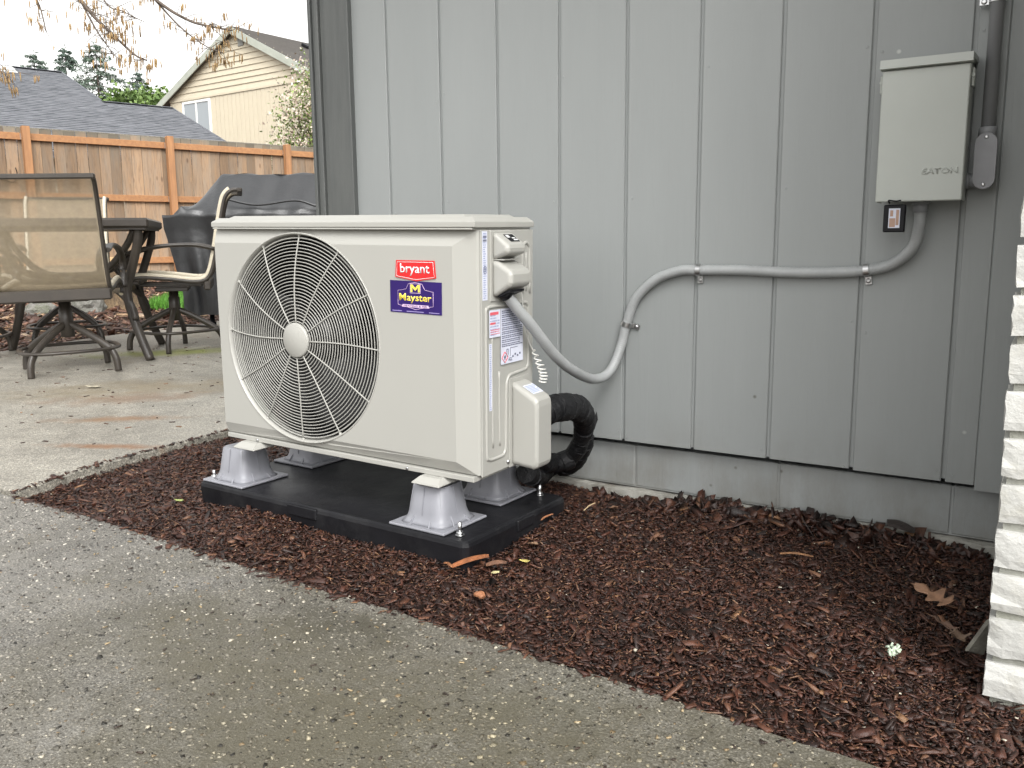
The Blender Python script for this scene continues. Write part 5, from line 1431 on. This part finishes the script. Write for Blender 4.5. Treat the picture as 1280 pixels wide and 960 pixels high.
mb = MB(); mb.tube([fx @ Vector(p) - fx @ Vector((-0.55, -0.03, 1.55)) for p in cr([(-0.62, -0.02, 1.62), (-0.45, -0.03, 1.50), (-0.30, -0.03, 1.36), (-0.20, -0.03, 1.34), (-0.16, -0.03, 1.44), (-0.17, -0.02, 1.52)], 6)], 0.006, 6)
o = mb.build("black_cable", INKBLACK); o.location = fx @ Vector((-0.55, -0.03, 1.55)); tag(o, "short black cable hanging on the fence boards at far left", "cable")

# stump, rocks
def rock(lb, loc, r, seed):
    import bmesh
    rr = random.Random(seed); bm = bmesh.new(); bmesh.ops.create_icosphere(bm, subdivisions=3, radius=1)
    from mathutils import noise as mn
    for v in bm.verts:
        d = 1 + 0.35 * mn.noise(v.co * 1.6 + Vector((seed, 0, 0))) + 0.12 * mn.noise(v.co * 5 + Vector((0, seed, 0)))
        v.co = Vector((v.co.x * r[0], v.co.y * r[1], v.co.z * r[2])) * d
    me = bpy.data.meshes.new("rock"); bm.to_mesh(me); bm.free(); me.materials.append(ROCK)
    o = inst("rock", me); o.location = loc; tag(o, lb, "rock"); return o
rock("low mossy rock beside the stump behind the patio table", (-5.95, 2.62, float(yard_z(-5.95, 2.62)) + 0.05), (0.22, 0.16, 0.13), 3)
rock("dark low rock at the left of the stump", (-6.15, 2.30, float(yard_z(-6.15, 2.30)) + 0.02), (0.18, 0.13, 0.09), 8)
st_ = empty("tree_stump", loc=(-6.02, 2.98, float(yard_z(-6.02, 2.98)) - 0.03))
tag(st_, "weathered tan tree stump behind the patio table legs", "tree stump")
mb = MB(); prof = [(0.30, 0.0), (0.21, 0.06), (0.165, 0.16), (0.15, 0.34), (0.145, 0.50)]
vs = []; nseg = 28
for (r, z) in prof:
    for k in range(nseg):
        a = 2 * math.pi * k / nseg
        rr_ = r * (1 + 0.16 * math.sin(5 * a + 0.5) * (1.2 - z * 1.4) + 0.05 * math.sin(11 * a))
        vs.append((rr_ * math.cos(a), rr_ * math.sin(a), z + (0.03 * math.sin(3 * a) if z > 0.4 else 0)))
fs = [(i * nseg + k, i * nseg + (k + 1) % nseg, (i + 1) * nseg + (k + 1) % nseg, (i + 1) * nseg + k) for i in range(len(prof) - 1) for k in range(nseg)]
mb.add(vs, fs, True); mb.build("stump_trunk", STUMPBARK, st_)
mb = MB(); mb.add([v for v in vs[-nseg:]] , [tuple(range(nseg))]); mb.build("cut_face", mat("cut wood", (0.45, 0.30, 0.15), (0.30, 0.2, 0.1), 20, 0.8), st_)

# ------------------------------------------------------------------ neighbouring house with the grey shingle roof
RU = Vector((-0.906, 0.252, 0.342)).normalized(); RN = FD.cross(RU)
if RN.z < 0: RN = -RN
RA = Vector((-12.7, 10.114, 2.351))
n1 = empty("neighbour_house", frame((-15.6, 6.0, 0.0), FD, (-FN.x, -FN.y, 0), (0, 0, 1)))
tag(n1, "low house with a grey shingle roof behind the fence at left", "house")
n1i = n1.matrix_world.inverted()
RM = n1i @ frame(RA, FD, RU, RN)
def roof_courses(name, uL, uR, v0, v1, m, parent, M, ex=0.145):
    mb = MB(); v = v0
    rr = random.Random(3)
    while v < v1 - 1e-4:
        b = min(v + ex, v1)
        u = uL - rr.uniform(0, 0.3)
        first = True
        while u < uR:
            w = rr.uniform(0.25, 0.38)
            ua, ub = max(u, uL), min(u + w, uR)
            if ub > ua + 0.01:
                h = 0.012 + rr.uniform(0, 0.006); lo = rr.uniform(-0.008, 0.008)
                mb.add([(ua, v + lo, h), (ub, v + lo, h), (ub, b + 0.02, 0.002), (ua, b + 0.02, 0.002), (ua, v + lo, 0), (ub, v + lo, 0)], [(0, 1, 2, 3), (4, 5, 1, 0)])
            u += w
        v = b
    o = mb.build(name, m, parent); o.matrix_local = M
    return kind(o, "stuff")
roof_courses("roof_shingles", -13.0, -1.22, -0.75, 6.62, SHINGLE, n1, RM)
roof_courses("roof_shingles", -1.22, 0.31, -0.75, 3.69, SHINGLE, n1, RM)
mb = MB()
back = Matrix.Identity(4)
def gable(uL, uR, v0, vr, t=0.10):
    ridge_l = Vector((uL, vr, 0)); 
    A = [RM @ Vector((u, v, w)) for u in (uL, uR) for (v, w) in ((v0, 0), (vr, 0), (vr, -t), (v0, -t))]
    mb.add(A, [(0, 4, 5, 1), (3, 2, 6, 7), (0, 3, 7, 4), (1, 5, 6, 2), (0, 1, 2, 3), (4, 7, 6, 5)])
    # rear slope mirrored about the vertical plane through the ridge (local x-z plane through the ridge's y)
    yr = A[1].y
    B = [Vector((p.x, 2 * yr - p.y, p.z)) for p in A]
    mb.add(B, [(0, 1, 5, 4), (3, 7, 6, 2), (0, 4, 7, 3), (1, 2, 6, 5), (0, 3, 2, 1), (4, 5, 6, 7)])
    return A, B
A1, B1 = gable(-13.0, -1.22, -0.75, 6.615)
A2, B2 = gable(-1.219, 0.31, -0.75, 3.685)
mb.build("roof_deck", SHINGLE, n1)
mb = MB()
for (A_, B_) in ((A1, B1), (A2, B2)):
    a, b = A_[1], A_[5]
    mb.bar(a + Vector((0, 0, 0.012)), b + Vector((0, 0, 0.012)), 0.22, 0.016, (0, 0, 1), 0.01)
    mb.bar((A_[4].lerp(A_[5], 0.62) if A_ is A1 else A_[4]) + Vector((0.02, 0, 0.0)), A_[5] + Vector((0.02, 0, 0.0)), 0.05, 0.05, (0, 0, 1), 0.01)
mb.build("ridge_cap", SHINGLE, n1)
mb = MB()
for (A_, B_, ua, ub) in ((A1, B1, 0.3, 0.35), (A2, B2, 0.0, 0.3)):
    x0, x1 = A_[0].x + ua, A_[4].x - ub
    y0, y1 = A_[0].y + 0.5, B_[0].y - 0.5
    zt = A_[0].z + 0.05; zr = A_[1].z - 0.12; yr = A_[1].y
    mb.prism([(y0, -0.2), (y1, -0.2), (y1, zt), (yr, zr), (y0, zt)], x0, x1, 'x')
mb.build("wall", CREAM, n1)
mb = MB()
mb.box(-0.25, 0.25, -0.2, 0.2, 0.05, 0.12, 0.02); mb.box(-0.3, 0.3, -0.32, 0.22, 0.015, 0.05, 0.01)
inst("roof_vent", mb.mesh("roof_vent", mat("vent white", (0.6, 0.6, 0.58), None, 10, 0.5)), n1, RM @ Matrix.Translation((-2.52, 6.15, 0.0)) @ Matrix.Scale(0.7, 4))

# ------------------------------------------------------------------ cream two-storey house
W2 = Vector((0.998, -0.065, 0)).normalized(); B2v = Vector((0.065, 0.998, 0)).normalized()
n2 = empty("cream_house", frame((-20.206, 17.013, 0.0), W2, B2v, (0, 0, 1)))
tag(n2, "cream two-storey house with gabled end and one window behind the fence", "house")
AP = 7.04; PITCH = 0.475
mb = MB(); mb.prism([(-3.58, -0.2), (3.6, -0.2), (3.6, AP - 0.16 - 3.6 * PITCH), (0.0, AP - 0.16), (-3.58, AP - 0.16 - 3.58 * PITCH)], 0.02, 9.0, 'y'); mb.build("wall", CREAM, n2)
z = 5.16
while z < AP - 0.35:
    xl = max(-3.58, -(AP - 0.17 - z) / PITCH); xr = min(3.6, (AP - 0.17 - z) / PITCH)
    mb = MB()
    mb.add([(xl, -0.018, z), (xr, -0.018, z), (xr, 0.012, z + 0.18), (xl, 0.012, z + 0.18), (xl, 0.019, z), (xr, 0.019, z)], [(0, 1, 2, 3), (0, 4, 5, 1)])
    o = mb.build("lap_board", CREAM, n2)
    z += 0.171
mb = MB(); mb.box(-3.58, 3.6, -0.022, 0.018, 5.10, 5.158, 0.004); mb.build("belt_trim", CREAM, n2)
x = -3.58
while x < 3.55:
    b = min(x + 0.203, 3.6)
    if not (-2.93 < x + 0.1 < -1.36):
        mb = MB(); mb.box(x + 0.008, b - 0.008, 0.004, 0.019, -0.1, 5.095, 0.003); mb.build("siding_plank", CREAM, n2)
    else:
        mb = MB(); mb.box(x + 0.008, b - 0.008, 0.004, 0.019, -0.1, 3.95, 0.003); mb.build("siding_plank", CREAM, n2)
    x += 0.203
wf = MB()
for (a, b, c, d) in ((-2.89, -2.80, 3.98, 5.07), (-1.49, -1.40, 3.98, 5.07), (-2.799, -1.491, 3.98, 4.06), (-2.799, -1.491, 4.99, 5.07), (-2.18, -2.11, 4.061, 4.989)):
    wf.box(a, b, -0.03, 0.018, c, d, 0.004)
wo_ = wf.build("window_frame", VINYL, n2)
for (a, b) in ((-2.798, -2.182), (-2.108, -1.492)):
    mb = MB(); mb.box(a, b, -0.008, 0.008, 4.062, 4.988); mb.build("window_pane", GLASS, wo_)
for s in (-1, 1):
    mb = MB()
    sl = math.atan(PITCH)
    L_ = 4.55 / math.cos(sl)
    M = frame((0, -0.16, AP - 0.02), (s * math.cos(sl), 0, -math.sin(sl)), (0, 1, 0), (s * math.sin(sl), 0, math.cos(sl)))
    mb.box(0.0 if s < 0 else 0.001, L_, 0.0, 9.8, -0.12, 0.0, 0.0, M); o = mb.build("roof", SHINGLE2, n2)
    mb = MB(); v = 0.0; rr = random.Random(5)
    M2 = M
    while v < L_ - 0.05:
        b = min(v + 0.145, L_); 
        mb.add([M2 @ Vector(p) for p in ((v - 0.01, -0.01, 0.003), (v - 0.01, 9.8, 0.003), (b, 9.8, 0.016), (b, -0.01, 0.016))], [(0, 1, 2, 3)])
        v = b
    kind(mb.build("roof_shingles", SHINGLE2, n2), "stuff")
    mb = MB(); mb.box(-0.02, L_ + 0.02, -0.035, -0.002, -0.20, 0.005, 0.004, M); mb.build("rake_board", CREAMTRIM, n2)
mb = MB(); mb.box(0.17, 0.42, -0.03, 0.0, 6.42, 6.72, 0.01); mb.build("gable_vent", mat("vent grey", (0.3, 0.3, 0.28), None, 10, 0.6), n2)
for (y, v) in ((2.6, 0.9), (4.9, 0.9)):
    mb = MB(); sl = math.atan(PITCH)
    M = frame((0, -0.45, AP - 0.02), (math.cos(sl), 0, -math.sin(sl)), (0, 1, 0), (math.sin(sl), 0, math.cos(sl)))
    mb.box(v - 0.15, v + 0.15, y - 0.15, y + 0.15, 0.017, 0.11, 0.02, M); mb.build("roof_vent", INKBLACK, n2)

# ------------------------------------------------------------------ trees and shrubs
def card_cloud(name, P, S, C, parent, droop=0.0, aspect=0.5):
    """many small two-triangle leaf blades at points P with sizes S"""
    n = len(P)
    d = RNG.normal(0, 1, (n, 3)); d[:, 2] -= droop; d /= np.linalg.norm(d, axis=1)[:, None]
    u = RNG.normal(0, 1, (n, 3)); u -= d * (u * d).sum(1)[:, None]; u /= np.linalg.norm(u, axis=1)[:, None]
    S = S[:, None]
    V = np.stack([P - d * S * 0.5, P + u * S * 0.5 * aspect + d * S * 0.05, P + d * S * 0.5, P - u * S * 0.5 * aspect + d * S * 0.05], 1).reshape(-1, 3)
    F = np.arange(4 * n).reshape(-1, 4)
    return points_mesh(name, V, F, np.repeat(C, 4, 0), LEAF, parent)
def conifer(lb, loc, h, r, col, seed, thin=1.0):
    e = empty("conifer_tree", loc=loc); tag(e, lb, "tree", "conifers beyond the neighbour's roof")
    rr = np.random.default_rng(seed)
    mb = MB(); mb.tube([(0, 0, -1), (0, 0, h * 0.5), (0.0, 0, h * 0.985)], [h * 0.013, h * 0.008, h * 0.001], 8); mb.build("trunk", BARK, e)
    P = []; limbs = MB()
    z = h * 0.12
    while z < h * 0.985:
        t = z / h
        nb = int(rr.integers(4, 7))
        for k in range(nb):
            a = rr.uniform(0, 6.28); L = r * (1 - t) ** 0.8 * rr.uniform(0.45, 1.1) + 0.012 * h
            if rr.uniform() > 0.9 * thin: continue
            dz = -0.22 * L + rr.uniform(-0.1, 0.12) * L
            end = np.array([math.cos(a) * L, math.sin(a) * L, z + dz])
            limbs.tube([(0, 0, z), tuple(end * 0.5 + np.array([0, 0, z * 0.5 + 0.06 * L])), tuple(end)], [0.004 * h * (1 - t) + 0.012, 0.012, 0.006], 4, caps=False)
            m = int(20 + 260 * L / r)
            s = rr.uniform(0.12, 1.0, m) ** 0.7
            p = np.array([0, 0, z])[None] * (1 - s[:, None]) + end[None] * s[:, None]
            p += rr.normal(0, 1, (m, 3)) * np.array([0.075 * L + 0.02, 0.075 * L + 0.02, 0.035 * L + 0.02]) ; p[:, 2] -= rr.exponential(0.05, m) * L
            P.append(p)
        z += h * rr.uniform(0.016, 0.028)
    P = np.concatenate(P); n = len(P)
    P = np.concatenate([P, np.stack([rr.normal(0, 0.01 * h, 50), rr.normal(0, 0.01 * h, 50), rr.uniform(0.9, 1.0, 50) * h], 1)])
    n = len(P)
    C = np.array(col)[None] * rr.uniform(0.55, 1.45, (n, 1)) 
    limbs.build("limbs", BARK, e)
    card_cloud("crown", P, rr.uniform(0.009, 0.021, n) * h, C, e, 0.7, 0.34)
    return e
CG = (0.12, 0.165, 0.135)  # needle greens lightened here and below: aerial haze painted into the colour
conifer("tall conifer in the middle of the row, with a russet top", (-39.4, 25.0, 0), 10.35, 5.2, (0.115, 0.16, 0.12), 3)
conifer("slender conifer just left of the tallest one", (-54.9, 33.0, 0), 13.4, 4.6, CG, 5)
conifer("pale conifer behind the roof ridge, second from the left", (-56.6, 31.9, 0), 13.1, 5.2, (0.14, 0.185, 0.15), 7)
conifer("conifer cut by the left edge of the photo above the roof", (-59.0, 27.0, 0), 12.9, 6.0, (0.10, 0.15, 0.10), 9)
conifer("small conifer beside the cream house roof edge", (-46.5, 32.3, 0), 10.9, 4.2, CG, 12)
def bushy(name, lb, cat, loc, rx, rz, z0, cols, n, size, seed, clumps=40, group=None, trunk_r=0.05, gaps=0.55):
    e = empty(name, loc=loc); tag(e, lb, cat, group)
    rr = np.random.default_rng(seed)
    d = rr.normal(0, 1, (clumps, 3)); d /= np.linalg.norm(d, axis=1)[:, None]
    cc = d * rr.uniform(gaps, 1.0, (clumps, 1)) * np.array([rx, rx, rz]) + np.array([0, 0, z0 + rz])
    mb = MB(); mb.tube([(0, 0, -0.3), (0.02, 0, z0 * 0.6 + 0.2), (0, 0.03, z0 + rz)], [trunk_r, trunk_r * 0.8, trunk_r * 0.4], 8); mb.build("trunk", BARK, e)
    mb = MB()
    for c in cc: mb.tube([(0, 0, z0 + 0.3 * rz), tuple(c * 0.55 + np.array([0, 0, (z0 + 0.5 * rz) * 0.45])), tuple(c)], [trunk_r * 0.4, trunk_r * 0.2, trunk_r * 0.08], 5, caps=False)
    mb.build("limbs", BARK, e)
    ci = rr.integers(0, clumps, n)
    P = cc[ci] + rr.normal(0, 1, (n, 3)) * np.array([rx, rx, rz]) * 0.16
    C = np.array(cols)[rr.integers(0, len(cols), n)] * rr.uniform(0.6, 1.4, (n, 1))
    card_cloud("crown", P, rr.uniform(0.6, 1.3, n) * size, C, e, 0.1, 0.55)
    return e
GR = [(0.12, 0.19, 0.05), (0.09, 0.15, 0.04), (0.16, 0.24, 0.07)]
bushy("leafy_tree", "bright green bushy tree left of the cream house", "tree", (-35.5, 25.0, 0), 2.3, 1.6, 4.5, GR, 7000, 0.26, 2, 60, None, 0.15)
bushy("leafy_tree", "lower green tree showing over the roof beside the tall conifer", "tree", (-36.5, 23.2, 0), 1.6, 1.2, 4.6, GR, 5000, 0.25, 6, 45, None, 0.12)
bushy("flowering_shrub", "tall shrub with pale pink blossom beside the house corner", "shrub", (-9.02, 9.14, 0), 0.95, 1.35, 0.8,
      [(0.66, 0.56, 0.47), (0.60, 0.46, 0.38), (0.16, 0.22, 0.06), (0.68, 0.63, 0.52), (0.22, 0.29, 0.08), (0.12, 0.17, 0.05)], 30000, 0.055, 4, 130, None, 0.05, 0.35)

# hazel tree whose branches hang into the sky at top left
hz = empty("hazel_tree", loc=(-4.92, 0.64, -0.18))
tag(hz, "bare hazel tree branches with hanging catkins at top left", "tree")
hb = Vector((-4.92, 0.64, -0.18))
mb = MB(); mb.tube([v - hb for v in cr([(-4.92, 0.64, -0.3), (-4.88, 0.62, 0.8), (-4.80, 0.60, 1.9), (-4.72, 0.58, 2.8)], 6)], [0.075 - 0.0018 * i for i in range(19)], 10); mb.build("trunk", HAZELBARK, hz)
mains = [[(-4.75, 0.58, 2.4), (-4.0, 0.62, 2.55), (-3.2, 0.72, 2.25), (-2.803, 0.803, 1.86), (-2.74, 0.84, 1.77), (-2.669, 0.887, 1.685), (-2.573, 0.948, 1.576), (-2.52, 0.985, 1.545)],
         [(-4.72, 0.58, 2.6), (-3.8, 0.75, 2.75), (-2.9, 0.90, 2.25), (-2.474, 1.011, 1.875), (-2.315, 1.111, 1.752), (-2.20, 1.18, 1.715), (-2.117, 1.236, 1.695)],
         [(-4.0, 0.62, 2.55), (-3.5, 0.62, 2.30), (-3.07, 0.655, 1.95), (-2.993, 0.682, 1.84), (-2.97, 0.697, 1.697)],
         [(-4.76, 0.6, 2.2), (-4.1, 0.50, 2.2), (-3.5, 0.50, 1.75), (-3.25, 0.53, 1.55), (-3.17, 0.56, 1.47)],
         [(-2.474, 1.011, 1.875), (-2.36, 1.09, 1.72), (-2.25, 1.16, 1.62), (-2.17, 1.21, 1.58)],
         [(-2.9, 0.9, 2.25), (-2.68, 0.86, 1.86), (-2.58, 0.91, 1.79), (-2.50, 0.97, 1.74)],
         [(-2.803, 0.803, 1.86), (-2.72, 0.83, 1.70), (-2.68, 0.86, 1.62), (-2.66, 0.88, 1.57)]]
ends = []
for k, pts in enumerate(mains):
    c = cr(pts, 8); nn = len(c)
    r0 = (0.016, 0.014, 0.009, 0.010, 0.005, 0.005, 0.005)[k]
    mb = MB(); mb.tube([v - hb for v in c], [r0 * (1 - 0.82 * i / nn) + 0.0008 for i in range(nn)], 7); mb.build("branch", HAZELBARK, hz)
    ends.append(c)
tw = MB(); ck = []
rr = random.Random(21)
for k, c in enumerate(ends):
    for i in range(len(c) // 3, len(c)):
        for s in range(2):
            if rr.random() < 0.6:
                d = Vector((rr.uniform(-1, 1), rr.uniform(-1, 1), rr.uniform(-0.7, 0.5))).normalized() * rr.uniform(0.05, 0.20)
                p = c[i]; e = p + d
                tw.tube([p - hb, p + d * 0.5 + Vector((0, 0, 0.01)) - hb, e - hb], [0.002, 0.0015, 0.0008], 4, caps=False)
                for m in range(rr.choice((1, 1, 2, 3))): ck.append(p + d * rr.uniform(0.4, 1.0))
                if rr.random() < 0.35: ck += [e + Vector((rr.uniform(-.012, .012), rr.uniform(-.012, .012), 0)) for _ in range(3)]
for c in (ends[1][-1], ends[4][-1], ends[3][-1], ends[0][-3]):
    for m in range(16): ck.append(c + Vector((rr.gauss(0, 0.045), rr.gauss(0, 0.045), rr.gauss(0, 0.03))))
kind(tw.build("twigs", HAZELBARK, hz), "stuff")
CATK = mat("catkin", (0.46, 0.31, 0.13), (0.26, 0.16, 0.09), 30, 0.8, 0.5, 300, lo=0.3, hi=0.7)
mb = MB()
for p in ck:
    L_ = rr.uniform(0.022, 0.055); sw = Vector((rr.uniform(-0.12, 0.12), rr.uniform(-0.12, 0.12), -1)).normalized()
    q = p - hb
    mb.tube([q, q + sw * L_ * 0.3, q + sw * L_ * 0.75, q + sw * L_], [0.0012, 0.0033, 0.003, 0.001], 5)
kind(mb.build("catkins", CATK, hz), "stuff")
print("objects", len(bpy.data.objects), "tris", sum(len(m.polygons) for m in bpy.data.meshes) * 2)
